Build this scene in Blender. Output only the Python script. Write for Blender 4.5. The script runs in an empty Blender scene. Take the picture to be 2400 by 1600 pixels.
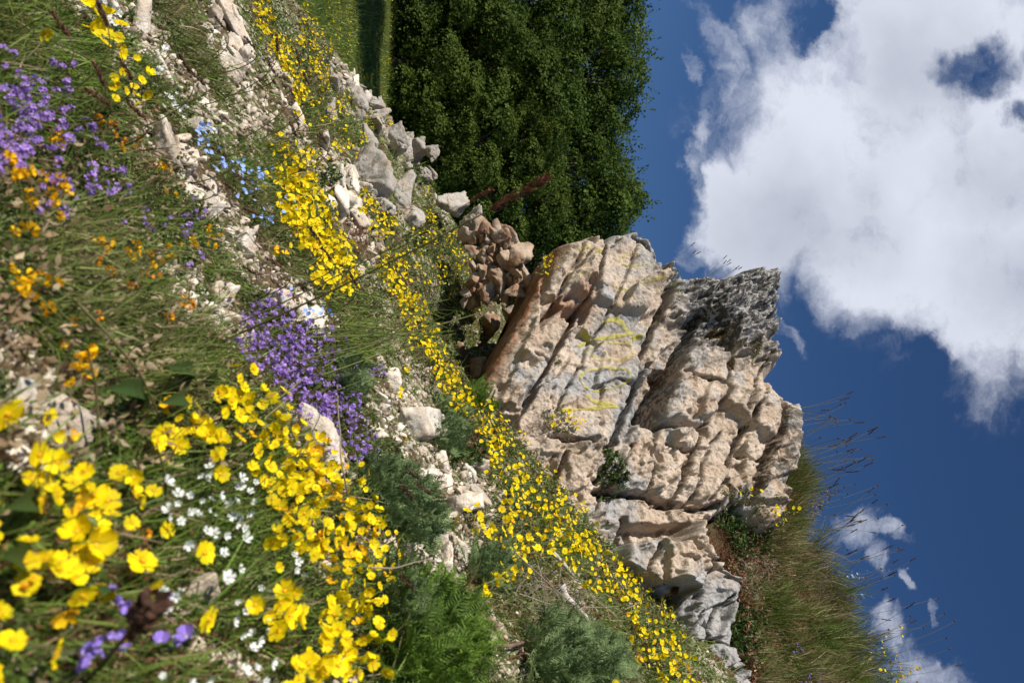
import bpy, bmesh, math, random
import numpy as np
from mathutils import Vector, Matrix, Quaternion

R = math.radians
rng = np.random.default_rng(11)
random.seed(5)
scene = bpy.context.scene
C = scene.collection

# ---------------------------------------------------------------- camera, light, exposure
TH = math.atan(0.1875)                       # the camera looks up by about ten degrees ...
CT, ST = math.cos(TH), math.sin(TH)
cam_d = bpy.data.cameras.new('camera'); cam = bpy.data.objects.new('camera', cam_d); C.objects.link(cam)
scene.camera = cam
cam_d.lens = 24; cam_d.sensor_width = 36; cam_d.sensor_fit = 'HORIZONTAL'
cam_d.clip_start = 0.02; cam_d.clip_end = 2000
cam_d.dof.use_dof = True; cam_d.dof.focus_distance = 2.9; cam_d.dof.aperture_fstop = 7.1
upv = Vector((0, -ST, CT)); fwd = Vector((0, CT, ST)); lft = Vector((-1, 0, 0))
m = Matrix((upv, lft, -fwd)).transposed()    # ... and is held on its side: image right is up
cam.matrix_world = m.to_4x4()

SUN = Vector((-0.66, -0.42, 0.62)).normalized()
sun_el = math.asin(SUN.z); sun_az = math.atan2(SUN.x, SUN.y)
sd = bpy.data.lights.new('sun', 'SUN'); so = bpy.data.objects.new('sun', sd); C.objects.link(so)
sd.energy = 4.7; sd.angle = R(0.5); sd.color = (1.0, 0.93, 0.82)
so.rotation_euler = SUN.to_track_quat('Z', 'Y').to_euler()

scene.view_settings.view_transform = 'Standard'; scene.view_settings.look = 'None'
scene.view_settings.exposure = 0.30; scene.view_settings.gamma = 1.0

def world_dir(ix, iy):
    """direction through a point of the photograph as (x/y, z/y) - where that part of the sky lies"""
    a = (ix-1200)/1600; b = (iy-800)/1600; yw = CT - a*ST
    return b/yw, (a*CT+ST)/yw

class NT:
    def __init__(s, tree): s.t = tree; s.n = tree.nodes; s.l = tree.links
    def node(s, typ, **kw):
        n = s.n.new(typ)
        for k, v in kw.items():
            if k == 'ins':
                for kk, vv in v.items(): s.put(n.inputs[kk], vv)
            else: setattr(n, k, v)
        return n
    def put(s, sock, v):
        if isinstance(v, bpy.types.NodeSocket): s.l.new(v, sock)
        else: sock.default_value = v
    def math(s, op, a, b=0.0, c=None, clamp=False):
        n = s.n.new('ShaderNodeMath'); n.operation = op; n.use_clamp = clamp
        s.put(n.inputs[0], a); s.put(n.inputs[1], b)
        if c is not None: s.put(n.inputs[2], c)
        return n.outputs[0]
    def noise(s, vec, scale, detail=4, rough=.55, dist=0.0, out=0):
        n = s.n.new('ShaderNodeTexNoise'); s.put(n.inputs['Vector'], vec)
        n.inputs['Scale'].default_value = scale; n.inputs['Detail'].default_value = detail
        n.inputs['Roughness'].default_value = rough; n.inputs['Distortion'].default_value = dist
        return n.outputs[out]
    def rng(s, v, a, b, c=0.0, d=1.0, smooth=True):
        n = s.n.new('ShaderNodeMapRange'); n.interpolation_type = 'SMOOTHSTEP' if smooth else 'LINEAR'
        s.put(n.inputs[0], v); s.put(n.inputs[1], a); s.put(n.inputs[2], b); s.put(n.inputs[3], c); s.put(n.inputs[4], d)
        return n.outputs[0]
    def mix(s, f, a, b):
        n = s.n.new('ShaderNodeMix'); n.data_type = 'RGBA'; n.clamp_factor = True
        s.put(n.inputs[0], f)
        for i, v in ((6, a), (7, b)): s.put(n.inputs[i], v if isinstance(v, bpy.types.NodeSocket) else (*v[:3], 1))
        return n.outputs[2]

def build_world():
    w = bpy.data.worlds.new('World'); scene.world = w; w.use_nodes = True
    k = NT(w.node_tree); k.n.clear()
    sky = k.node('ShaderNodeTexSky'); sky.sky_type = 'NISHITA'; sky.sun_disc = False
    sky.sun_elevation = sun_el; sky.sun_rotation = sun_az
    sky.altitude = 1500; sky.air_density = 1.0; sky.dust_density = 0.15; sky.ozone_density = 3.0
    hs = k.node('ShaderNodeHueSaturation', ins={'Color': sky.outputs[0], 'Saturation': 1.18, 'Value': SKY_V, 'Hue': 0.506})
    tc = k.node('ShaderNodeTexCoord'); sep = k.node('ShaderNodeSeparateXYZ', ins={0: tc.outputs['Generated']})
    yy = k.math('MAXIMUM', sep.outputs[1], 0.12)
    px = k.math('DIVIDE', sep.outputs[0], yy); pz = k.math('DIVIDE', sep.outputs[2], yy)
    P = k.node('ShaderNodeCombineXYZ', ins={0: px, 1: pz, 2: 0.37}).outputs[0]
    wv = k.noise(P, 4.0, 7, .62, out=1)
    wv2 = k.node('ShaderNodeVectorMath', operation='SUBTRACT', ins={0: wv, 1: (.5, .5, .5)}).outputs[0]
    wv3 = k.node('ShaderNodeVectorMath', operation='SCALE', ins={0: wv2, 3: 0.24}).outputs[0]
    Pw = k.node('ShaderNodeVectorMath', operation='ADD', ins={0: P, 1: wv3}).outputs[0]
    def blob(ix, iy, ax, ay, rot, p=None, amp=1.0, r0=1.45, r1=.45):
        cx, cz = world_dir(ix, iy)
        # radii along the sky's up (image x) and sideways (image y)
        ux, uz = world_dir(ix+ax*math.cos(R(rot)), iy+ax*math.sin(R(rot)))
        vx, vz = world_dir(ix-ay*math.sin(R(rot)), iy+ay*math.cos(R(rot)))
        a, b, c, d = ux-cx, vx-cx, uz-cz, vz-cz
        det = a*d-b*c
        s = k.node('ShaderNodeSeparateXYZ', ins={0: p or Pw})
        x = k.math('SUBTRACT', s.outputs[0], cx); z = k.math('SUBTRACT', s.outputs[1], cz)
        e = k.math('ADD', k.math('MULTIPLY', x, d/det), k.math('MULTIPLY', z, -b/det))
        f = k.math('ADD', k.math('MULTIPLY', x, -c/det), k.math('MULTIPLY', z, a/det))
        r = k.math('SQRT', k.math('ADD', k.math('MULTIPLY', e, e), k.math('MULTIPLY', f, f)))
        return k.rng(r, r0, r1, 0.0, amp)
    def union(bl):
        o = bl[0]
        for b in bl[1:]: o = k.math('MAXIMUM', o, b)
        return o
    big = union([blob(*b) for b in CLOUD_BIG])
    hole = union([blob(*b) for b in CLOUD_HOLE])
    thin = union([blob(*b) for b in CLOUD_THIN])
    small = union([blob(*b) for b in CLOUD_SMALL])
    n1 = k.noise(Pw, 6.0, 12, .64); n2 = k.noise(Pw, 13.0, 10, .64)
    body = k.math('MULTIPLY', big, k.math('SUBTRACT', 1.0, hole))
    a1 = k.rng(k.math('ADD', body, k.math('MULTIPLY', k.math('SUBTRACT', n1, .5), 1.6)), .12, 1.02)
    a1 = k.math('MULTIPLY', a1, k.rng(body, 0.0, .12))
    a2 = k.math('MULTIPLY', k.rng(k.math('ADD', thin, k.math('MULTIPLY', k.math('SUBTRACT', n1, .5), 2.4)), .70, 1.7), k.math('MULTIPLY', thin, .8))
    a3 = k.math('MULTIPLY', k.rng(k.math('ADD', small, k.math('MULTIPLY', k.math('SUBTRACT', n2, .5), 2.0)), .55, 1.6), k.math('MULTIPLY', small, .72))
    alpha = k.math('MINIMUM', k.math('MAXIMUM', k.math('MAXIMUM', a1, a2), a3), .97)
    grey = union([blob(*b, r0=1.7, r1=0.0) for b in CLOUD_GREY])
    n3 = k.noise(P, 3.2, 3, .5); n4 = k.noise(Pw, 8, 6, .55)
    g = k.math('ADD', k.math('MULTIPLY', grey, .62), k.math('MULTIPLY', k.math('SUBTRACT', n3, .43), 1.15))
    g = k.math('ADD', g, k.math('MULTIPLY', k.math('SUBTRACT', n4, .5), .22), clamp=True)
    ccol = k.mix(g, (7.0*CLV, 7.3*CLV, 8.3*CLV), (4.0*CLV, 4.35*CLV, 5.2*CLV))
    col = k.mix(alpha, hs.outputs[0], ccol)
    bg = k.node('ShaderNodeBackground', ins={'Color': col, 'Strength': 0.1})
    out = k.node('ShaderNodeOutputWorld'); k.l.new(bg.outputs[0], out.inputs[0])
SKY_V = 0.70; CLV = 0.90
CLOUD_BIG = [(2080, 330, 330, 330, 0), (1830, 480, 230, 170, 100), (2300, 620, 330, 270, 45), (2200, 60, 260, 260, 0), (2030, 640, 220, 130, 45),
             (1720, 560, 130, 90, 60), (2420, 420, 260, 330, 0), (2400, 800, 120, 80, 40), (1690, 440, 120, 60, 110)]
CLOUD_HOLE = [(2320, 140, 86, 76, 20, None, .8), (2410, 265, 45, 40, 0, None, .7), (1930, 50, 80, 50, 120, None, .85), (2200, 880, 90, 50, 40)]
CLOUD_THIN = [(1690, 120, 170, 60, 60), (1840, 60, 170, 110, 0), (1640, 360, 150, 50, 95), (1620, 160, 70, 30, 60), (1760, 220, 160, 90, 60), (1620, 600, 60, 60, 0), (1840, 790, 80, 36, 70)]
CLOUD_SMALL = [(2020, 1230, 70, 75, 60), (2100, 1230, 90, 34, 20), (2070, 1320, 75, 48, 80), (2215, 1420, 50, 18, 100), (2170, 1590, 150, 85, 30), (2080, 1480, 60, 60, 0), (2160, 1370, 40, 20, 60)]
CLOUD_GREY = [(1880, 530, 150, 190, 100), (2200, 130, 140, 170, 0), (2330, 430, 150, 120, 0), (2400, 640, 150, 120, 0)]
build_world(); scene.world.cycles.sampling_method = "MANUAL"; scene.world.cycles.sample_map_resolution = 256

# ---------------------------------------------------------------- noise
_perm = rng.permutation(1024).astype(np.int64)
_grad = rng.normal(size=(1024, 3)); _grad /= np.linalg.norm(_grad, axis=1)[:, None]
def perlin(p):
    p = np.asarray(p, float); i = np.floor(p).astype(np.int64); f = p-i
    w = f*f*f*(f*(f*6-15)+10); o = 0
    for dx in (0, 1):
        for dy in (0, 1):
            for dz in (0, 1):
                h = _perm[(i[:, 0]+dx) & 1023]; h = _perm[(h+i[:, 1]+dy) & 1023]; h = _perm[(h+i[:, 2]+dz) & 1023]
                g = _grad[h]; d = f-np.array((dx, dy, dz))
                ww = (w[:, 0] if dx else 1-w[:, 0])*(w[:, 1] if dy else 1-w[:, 1])*(w[:, 2] if dz else 1-w[:, 2])
                o = o + ww*np.einsum('ij,ij->i', g, d)
    return o*1.5
def fbm(p, octv=4, gain=.5, lac=2.03):
    p = np.asarray(p, float); a = 1.0; o = 0; t = 0
    for k in range(octv):
        o = o + a*perlin(p+17.3*k); t += a; a *= gain; p = p*lac
    return o/t
def ridged(p, octv=4, gain=.5):
    p = np.asarray(p, float); a = 1.0; o = 0; t = 0
    for k in range(octv):
        o = o + a*(1-2*np.abs(perlin(p+9.1*k))); t += a; a *= gain; p = p*2.07
    return o/t
def p3(x, y, z=0.0): return np.stack([np.asarray(x, float)+0*np.asarray(y, float), np.asarray(y, float)+0*np.asarray(x, float), np.full(np.broadcast(x, y).shape, z)], -1).reshape(-1, 3)
def sstep(a, b, x):
    t = np.clip((x-a)/(b-a), 0, 1); return t*t*(3-2*t)
def nrm(v): return v/np.maximum(np.linalg.norm(v, axis=-1, keepdims=True), 1e-9)

# ---------------------------------------------------------------- materials
def material(name, rough=.8, spec=.25):
    mt = bpy.data.materials.new(name); mt.use_nodes = True
    k = NT(mt.node_tree); b = k.n['Principled BSDF']
    b.inputs['Roughness'].default_value = rough; b.inputs['Specular IOR Level'].default_value = spec
    return mt, k, b
def leafy(name, c1, c2, c3=None, transl=.3, rough=.55, island=True, pscale=6.0, spec=.3, pertree=False):
    """thin plant tissue: colour varies from leaf to leaf and from place to place, light shines through"""
    mt, k, b = material(name, rough, spec)
    geo = k.node('ShaderNodeNewGeometry')
    r = geo.outputs['Random Per Island']
    if not island:
        oi = k.node('ShaderNodeObjectInfo'); r = k.math('FRACT', k.math('ADD', r, oi.outputs['Random']))
    col = k.mix(r, c1, c2)
    if c3 is not None:
        n = k.noise(geo.outputs['Position'], pscale, 3, .6)
        col = k.mix(k.rng(n, .45, .68), col, c3)
    h = k.node('ShaderNodeHueSaturation', ins={'Color': col, 'Value': k.rng(k.math('FRACT', k.math('MULTIPLY', r, 7.31)), 0, 1, .7, 1.3, False)})
    k.l.new(h.outputs[0], b.inputs['Base Color'])
    if pertree:
        oi = k.node('ShaderNodeObjectInfo').outputs['Random']
        h = k.node('ShaderNodeHueSaturation', ins={'Color': h.outputs[0], 'Hue': k.rng(oi, 0, 1, .475, .505, False), 'Value': k.rng(oi, 0, 1, 1.65, .85, False), 'Saturation': .95}); k.l.new(h.outputs[0], b.inputs['Base Color'])
    tr = k.node('ShaderNodeBsdfTranslucent', ins={'Color': h.outputs[0]})
    mx = k.node('ShaderNodeMixShader', ins={0: transl}); k.l.new(b.outputs[0], mx.inputs[1]); k.l.new(tr.outputs[0], mx.inputs[2])
    k.l.new(mx.outputs[0], k.n['Material Output'].inputs[0])
    return mt
def plain(name, c1, c2, scale=30, rough=.85, bump=.3, bs=60, dist=.004):
    mt, k, b = material(name, rough)
    tc = k.node('ShaderNodeTexCoord').outputs['Object']
    n = k.noise(tc, scale, 5, .6); k.l.new(k.mix(k.rng(n, .3, .7), c1, c2), b.inputs['Base Color'])
    bp = k.node('ShaderNodeBump', ins={'Strength': bump, 'Distance': dist, 'Height': k.noise(tc, bs, 5, .65)})
    k.l.new(bp.outputs[0], b.inputs['Normal'])
    return mt
def limestone(name, cream, tan, grey, dark, gmask=None, size=1.0, lich_dark=.62, geo_pos=True, white=None):
    """weathered limestone: cream breaks, grey weathered skin, tan stain, dark lichen spots, pits"""
    mt, k, b = material(name, .9, .2)
    pos = k.node('ShaderNodeNewGeometry').outputs['Position'] if geo_pos else k.node('ShaderNodeTexCoord').outputs['Object']
    oi = k.node('ShaderNodeObjectInfo').outputs['Random']
    n1 = k.noise(pos, 5*size, 6, .62); n2 = k.noise(pos, 23*size, 6, .68); n3 = k.noise(pos, 90*size, 4, .65)
    col = k.mix(k.rng(n1, .42, .60), cream, tan)
    gm = k.rng(k.noise(pos, 9*size, 7, .66, .4), .50, .64)
    if gmask:
        at = k.node('ShaderNodeAttribute', attribute_name=gmask)
        sp = k.node('ShaderNodeSeparateColor', ins={0: at.outputs['Color']})
        g = k.math('ADD', k.math('MULTIPLY', gm, .55), k.math('MULTIPLY', sp.outputs[0], .95), clamp=True)
        g = k.math('MULTIPLY', g, k.rng(k.math('ADD', sp.outputs[0], k.math('MULTIPLY', n1, .5)), .10, .45))
    else: g = k.math('MULTIPLY', gm, .6)
    col = k.mix(g, col, grey)
    v = k.math('ADD', k.math('MULTIPLY', n2, .5), k.math('MULTIPLY', n3, .5))
    hsv = k.node('ShaderNodeHueSaturation', ins={'Color': col, 'Value': k.math('MULTIPLY', k.rng(v, .32, .68, .62, 1.28, False), k.rng(oi, 0, 1, .84, 1.1, False) if not gmask else 1.0)})
    col = hsv.outputs[0]
    if gmask:
        col = k.mix(k.math('MULTIPLY', sp.outputs[1], k.rng(n2, .36, .58, .45, 1.0)), col, (.27, .10, .035))
    lm = k.rng(k.noise(pos, 34*size, 5, .6, .6), lich_dark, lich_dark+.06)
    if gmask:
        lm2 = k.math('MULTIPLY', k.rng(k.noise(pos, 26, 5, .62, .8), .45, .53), sp.outputs[2])  # mask holds lichen and the shade painted into cracks and recess
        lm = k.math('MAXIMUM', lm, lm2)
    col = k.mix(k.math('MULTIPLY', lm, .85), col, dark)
    k.l.new(col, b.inputs['Base Color'])
    bp = k.node('ShaderNodeBump', ins={'Strength': .8, 'Distance': .016/size, 'Height': n2})
    bp2 = k.node('ShaderNodeBump', ins={'Strength': .7, 'Distance': .005/size, 'Height': n3, 'Normal': bp.outputs[0]})
    vo = k.node('ShaderNodeTexVoronoi', ins={'Vector': pos, 'Scale': 55*size}).outputs[0]
    bp3 = k.node('ShaderNodeBump', ins={'Strength': .35, 'Distance': .006/size, 'Height': k.rng(vo, .08, .3), 'Normal': bp2.outputs[0]})
    k.l.new(bp3.outputs[0], b.inputs['Normal'])
    return mt

M = {}
M['cliff'] = limestone('cliff_limestone', (.56, .46, .37), (.45, .345, .26), (.37, .365, .365), (.026, .020, .017), gmask='stain', lich_dark=.64)
M['stone'] = limestone('pale_limestone', (.80, .72, .61), (.62, .51, .40), (.46, .44, .41), (.10, .08, .06), size=2.2, lich_dark=.70)
M['grey_stone'] = limestone('grey_limestone', (.46, .42, .37), (.42, .35, .28), (.36, .36, .36), (.04, .032, .028), size=1.6, lich_dark=.64)
M['red_stone'] = limestone('reddish_limestone', (.45, .35, .26), (.31, .185, .115), (.40, .36, .31), (.06, .03, .02), size=1.6, lich_dark=.66)
M['paint'] = None

# ---------------------------------------------------------------- meshes
def mesh(name, V, F, mats=(), mi=None, smooth=False, cols=None):
    """V (n,3); F a list of (k,3) / (k,4) int arrays"""
    me = bpy.data.meshes.new(name)
    V = np.ascontiguousarray(V, np.float32); me.vertices.add(len(V)); me.vertices.foreach_set('co', V.ravel())
    F = [np.asarray(f, np.int32) for f in (F if isinstance(F, (list, tuple)) else [F]) if len(f)]
    lt = np.concatenate([np.full(len(f), f.shape[1], np.int32) for f in F])
    li = np.concatenate([f.ravel() for f in F])
    me.loops.add(len(li)); me.loops.foreach_set('vertex_index', li)
    me.polygons.add(len(lt)); ls = np.zeros(len(lt), np.int32); ls[1:] = np.cumsum(lt)[:-1]
    me.polygons.foreach_set('loop_start', ls); me.polygons.foreach_set('loop_total', lt)
    for mm in mats: me.materials.append(mm)
    if mi is not None: me.polygons.foreach_set('material_index', np.ascontiguousarray(mi, np.int32))
    if smooth: me.polygons.foreach_set('use_smooth', np.ones(len(lt), bool))
    if cols is not None:
        at = me.color_attributes.new('stain', 'FLOAT_COLOR', 'POINT')
        at.data.foreach_set('color', np.ascontiguousarray(np.concatenate([cols, np.ones((len(V), 1))], 1), np.float32).ravel())
    me.update(calc_edges=True); me.validate()
    return me
def obj(name, me, parent=None, loc=None):
    o = bpy.data.objects.new(name, me); C.objects.link(o)
    if parent is not None: o.parent = parent
    if loc is not None: o.location = loc
    return o
def tag(o, label, cat, group=None, kind=None):
    if label: o['label'] = label
    if cat: o['category'] = cat
    if group: o['group'] = group
    if kind: o['kind'] = kind
    return o
def empty(name, loc, label, cat, group=None):
    o = bpy.data.objects.new(name, None); C.objects.link(o); o.location = loc; o.empty_display_size = .05
    return tag(o, label, cat, group)
class MB:
    """collects many pieces into one mesh"""
    def __init__(s): s.V = []; s.T = []; s.Q = []; s.mt = []; s.mq = []; s.n = 0
    def add(s, V, F, mat=0):
        F = np.asarray(F); V = np.asarray(V, float)
        (s.T if F.shape[1] == 3 else s.Q).append(F+s.n); (s.mt if F.shape[1] == 3 else s.mq).append(np.full(len(F), mat)); s.V.append(V); s.n += len(V)
    def scatter(s, tmpl, Mx, P, mat=0):
        """tmpl = (verts, faces); Mx (n,3,3) whose columns are the axes; P (n,3)"""
        if len(P) == 0: return
        tv, tf = tmpl; tv = np.asarray(tv, float); tf = np.asarray(tf)
        V = np.einsum('nij,kj->nki', Mx, tv)+P[:, None, :]
        F = tf[None]+(np.arange(len(P))*len(tv))[:, None, None]
        s.add(V.reshape(-1, 3), F.reshape(-1, tf.shape[1]), mat)
    def tube(s, pts, rad, sides=5, mat=0):
        pts = np.asarray(pts, float); n = len(pts); rad = np.broadcast_to(rad, (n,))
        t = nrm(np.gradient(pts, axis=0)); ref = np.array((.31, .52, .79)); a = nrm(np.cross(t, ref)); b = np.cross(t, a)
        an = np.arange(sides)*2*np.pi/sides
        V = pts[:, None]+rad[:, None, None]*(np.cos(an)[None, :, None]*a[:, None]+np.sin(an)[None, :, None]*b[:, None])
        i = np.arange(n-1)[:, None]*sides; j = np.arange(sides)[None]; jn = (j+1) % sides
        F = np.stack([i+j, i+jn, i+sides+jn, i+sides+j], -1).reshape(-1, 4)
        s.add(V.reshape(-1, 3), F, mat)
    def build(s, name, mats, smooth=False):
        mi = np.concatenate(s.mt+s.mq) if s.n else None
        F = []
        if s.T: F.append(np.concatenate(s.T))
        if s.Q: F.append(np.concatenate(s.Q))
        return mesh(name, np.concatenate(s.V), F, mats, mi, smooth)
def frames(Z, spin=None, scale=1.0, n=None):
    """axes with z along Z, random spin; returns (n,3,3)"""
    Z = nrm(np.asarray(Z, float)); n = len(Z)
    r = rng.normal(size=(n, 3)); X = nrm(np.cross(r, Z)); Y = np.cross(Z, X)
    Mx = np.stack([X, Y, Z], -1)
    return Mx*np.broadcast_to(np.asarray(scale, float), (n,))[:, None, None]
def yframes(Y, Nn, scale=1.0, width=1.0):
    """axes with y along Y (a leaf's length) and z near Nn"""
    Y = nrm(np.asarray(Y, float)); X = nrm(np.cross(Y, np.asarray(Nn, float))); Z = np.cross(X, Y)
    s = np.broadcast_to(np.asarray(scale, float), (len(Y),))[:, None]; w = np.broadcast_to(np.asarray(width, float), (len(Y),))[:, None]
    return np.stack([X*s*w, Y*s, Z*s], -1)

# ---------------------------------------------------------------- the hillside
CTRL = [(100,800,.65),(500,800,1.05),(850,1500,.95),(850,1250,1.35),(150,1200,.57),(20,1500,.5),(100,80,1.2),(300,190,1.35),(370,330,1.4),
        (690,100,3.6),(540,50,2.3),(720,500,2.2),(720,750,1.6),(730,900,1.45),(950,1000,1.9),(1000,700,2.8),(1100,1150,2.0),(1250,1250,2.0),
        (1400,1300,2.3),(1500,1500,1.75),(1150,950,2.6),(1300,1550,1.35),(1050,1480,1.1),(900,420,4),(985,330,5.2),(885,230,5.3),(742,130,5.4),
        (1060,460,5),(735,10,5.6),(950,600,3.1),(1080,640,3.4),(600,300,2.4)]
def plane_z(x, y): return -.55+.62*x+.28*y+.25*np.clip(np.minimum(x, 1.3)-.1, 0, None)**2
_c = np.array(CTRL, float); _wx, _wz = world_dir(_c[:, 0], _c[:, 1])
_cx, _cy, _cz = _wx*_c[:, 2], _c[:, 2], _wz*_c[:, 2]
_cr = _cz-plane_z(_cx, _cy); _cs = .16+.16*_cy
def hill_z(x, y, fine=True):
    x = np.asarray(x, float); y = np.asarray(y, float); sh = x.shape; x = x.ravel(); y = y.ravel()
    w = np.exp(-((x[:, None]-_cx)**2+(y[:, None]-_cy)**2)/(2*_cs**2)); res = (w*_cr).sum(1)/(w.sum(1)+.12)
    z = plane_z(x, y)+res
    z = z-.42*np.exp(-((x-.03)**2/.20**2+(y-3.42)**2/.42**2))
    far = sstep(-1.6, -2.5, x); z = z-.10*far*sstep(3.6, 5, y); d = np.clip(y-(5.5+.25*np.sin(2.1*x)-.7*far), 0, None); z = z-.6*d*d/(1+.25*d)
    if fine: z = z+.035*fbm(p3(x*1.9, y*1.9), 3)+.02*fbm(p3(x*9, y*9, 3.), 3)*np.clip(y*.6, .35, 1)
    return z.reshape(sh)
def hit(ix, iy, h=0.0):
    """where the line of sight through a photo point meets the hill raised by h"""
    ix = np.atleast_1d(np.asarray(ix, float)); iy = np.atleast_1d(np.asarray(iy, float)); h = np.broadcast_to(np.asarray(h, float), ix.shape)
    wx, wz = world_dir(ix, iy)
    ys = np.geomspace(.28, 7.5, 110)
    G = wz[:, None]*ys-hill_z(wx[:, None]*ys, np.broadcast_to(ys, (len(ix), len(ys))), False)-h[:, None]
    neg = G < 0; ok = neg.any(1); i = np.where(ok, neg.argmax(1), len(ys)-1); i = np.maximum(i, 1)
    g0 = G[np.arange(len(ix)), i-1]; g1 = G[np.arange(len(ix)), i]
    t = np.clip(g0/np.where(np.abs(g0-g1) < 1e-9, 1e-9, g0-g1), 0, 1); y = ys[i-1]+t*(ys[i]-ys[i-1])
    for _ in range(2):
        e = wz*y-hill_z(wx*y, y)-h; y2 = y+.01; e2 = wz*y2-hill_z(wx*y2, y2)-h; sl = (e2-e)/.01
        y = np.where(np.abs(sl) > .05, y-np.clip(e/np.where(np.abs(sl) < .05, 1, sl), -.1, .1), y)
    return np.stack([wx*y, y, wz*y], -1), ok
def hill_n(x, y):
    e = .03; gx = (hill_z(x+e, y, False)-hill_z(x-e, y, False))/(2*e); gy = (hill_z(x, y+e, False)-hill_z(x, y-e, False))/(2*e)
    return nrm(np.stack([-gx, -gy, np.ones_like(gx)], -1))

def grid_faces(nu, nv, mask=None):
    i = np.arange(nu-1)[:, None]*nv; j = np.arange(nv-1)[None]
    F = np.stack([i+j, i+nv+j, i+nv+j+1, i+j+1], -1).reshape(-1, 4)
    return F if mask is None else F[mask.ravel()[F].all(1)]

def build_hill():
    ys = np.concatenate([np.linspace(-1.6, .2, 40, False), np.linspace(.2, 2.4, 330, False), np.linspace(2.4, 7.6, 330), np.linspace(7.9, 11, 12)])
    xs = np.concatenate([np.linspace(-6, -3.2, 60, False), np.linspace(-3.2, 1.9, 560, False), np.linspace(1.9, 5, 60)])
    X, Y = np.meshgrid(xs, ys, indexing='ij'); Z = hill_z(X, Y)
    V = np.stack([X, Y, Z], -1).reshape(-1, 3)
    mt, k, b = material('stony_soil', .95, .1)
    pos = k.node('ShaderNodeNewGeometry').outputs['Position']
    n1 = k.noise(pos, 3.0, 5, .6); n2 = k.noise(pos, 28, 6, .7); n3 = k.noise(pos, 110, 4, .65)
    soil = k.mix(k.rng(n2, .35, .65), (.075, .05, .03), (.16, .11, .065))
    moss = k.mix(k.rng(n3, .3, .7), (.05, .08, .02), (.12, .14, .04))
    col = k.mix(k.rng(n1, .40, .56), soil, moss)
    chip = k.rng(k.math('ADD', k.math('MULTIPLY', n2, .7), k.math('MULTIPLY', n1, .5)), .60, .70)
    col = k.mix(chip, col, k.mix(n3, (.40, .33, .26), (.62, .54, .44)))
    k.l.new(col, b.inputs['Base Color'])
    bp = k.node('ShaderNodeBump', ins={'Strength': .9, 'Distance': .015, 'Height': n2}); bp2 = k.node('ShaderNodeBump', ins={'Strength': .8, 'Distance': .005, 'Height': n3, 'Normal': bp.outputs[0]})
    k.l.new(bp2.outputs[0], b.inputs['Normal'])
    o = obj('hillside', mesh('hillside', V, grid_faces(len(xs), len(ys)), [mt], smooth=True)); o['kind'] = 'structure'
build_hill()

def build_meadow():
    rr = np.concatenate([np.linspace(0, 120, 80), np.geomspace(124, 900, 30)])
    an = np.linspace(0, 2*np.pi, 97)
    Rr, A = np.meshgrid(rr, an, indexing='ij'); X = Rr*np.sin(A); Y = Rr*np.cos(A)+20
    V = np.stack([X, Y, meadow_z(X, Y)], -1).reshape(-1, 3)
    mt, k, b = material('meadow_grass', .9, .1)
    pos = k.node('ShaderNodeNewGeometry').outputs['Position']
    n1 = k.noise(pos, .35, 4, .6); n2 = k.noise(pos, 3.5, 6, .7); n3 = k.noise(pos, 14, 4, .7)
    col = k.mix(k.rng(n2, .3, .7), (.085, .145, .022), (.17, .22, .042)); col = k.mix(k.rng(n1, .45, .65), col, (.20, .21, .05))
    col = k.mix(k.math('MULTIPLY', k.rng(n3, .3, .7), .5), col, (.05, .075, .02))
    k.l.new(col, b.inputs['Base Color'])
    bp = k.node('ShaderNodeBump', ins={'Strength': 1.0, 'Distance': .25, 'Height': n3}); k.l.new(bp.outputs[0], b.inputs['Normal'])
    o = obj('meadow', mesh('meadow', V, grid_faces(len(rr), len(an)), [mt], smooth=True)); o['kind'] = 'structure'
def meadow_z(x, y):
    x = np.asarray(x, float); y = np.asarray(y, float)
    s = np.clip(y-6, 0, None); s = np.where(s > 60, 60+(s-60)*.12, s)
    return -3.0+.105*s+.25*np.sin(.21*x+.5)*sstep(8, 30, y)+.15*np.sin(.4*y)*sstep(10, 30, y)
build_meadow()
# ---------------------------------------------------------------- the limestone cliff
CN = np.array((-.45, -.85, .25)); CN /= np.linalg.norm(CN); CD = -2.4/np.linalg.norm((-.45, -.85, .25))
def cliff_plane(ix, iy):
    wx, wz = world_dir(np.asarray(ix, float), np.asarray(iy, float)); d = np.stack([wx, np.ones_like(wx), wz], -1)
    return d*(CD/(d@CN))[..., None]
def in_poly(px, py, poly):
    poly = np.asarray(poly, float); ins = np.zeros(px.shape, bool); j = len(poly)-1
    for i in range(len(poly)):
        xi, yi = poly[i]; xj, yj = poly[j]
        if yi != yj:
            ins ^= ((yi > py) != (yj > py)) & (px < (xj-xi)*(py-yi)/(yj-yi)+xi)
        j = i
    return ins
def poly_dist(px, py, pts, closed=False, along=False):
    pts = np.asarray(pts, float)
    if closed: pts = np.concatenate([pts, pts[:1]])
    best = np.full(px.shape, 1e9); side = np.zeros(px.shape)
    for (x0, y0), (x1, y1) in zip(pts[:-1], pts[1:]):
        dx, dy = x1-x0, y1-y0; t = np.clip(((px-x0)*dx+(py-y0)*dy)/(dx*dx+dy*dy+1e-9), 0, 1)
        d = np.hypot(px-x0-t*dx, py-y0-t*dy); mk = d < best
        best = np.where(mk, d, best)
        if along: side = np.where(mk, dx*(py-y0)-dy*(px-x0), side)
    return (best, side) if along else best
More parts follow.
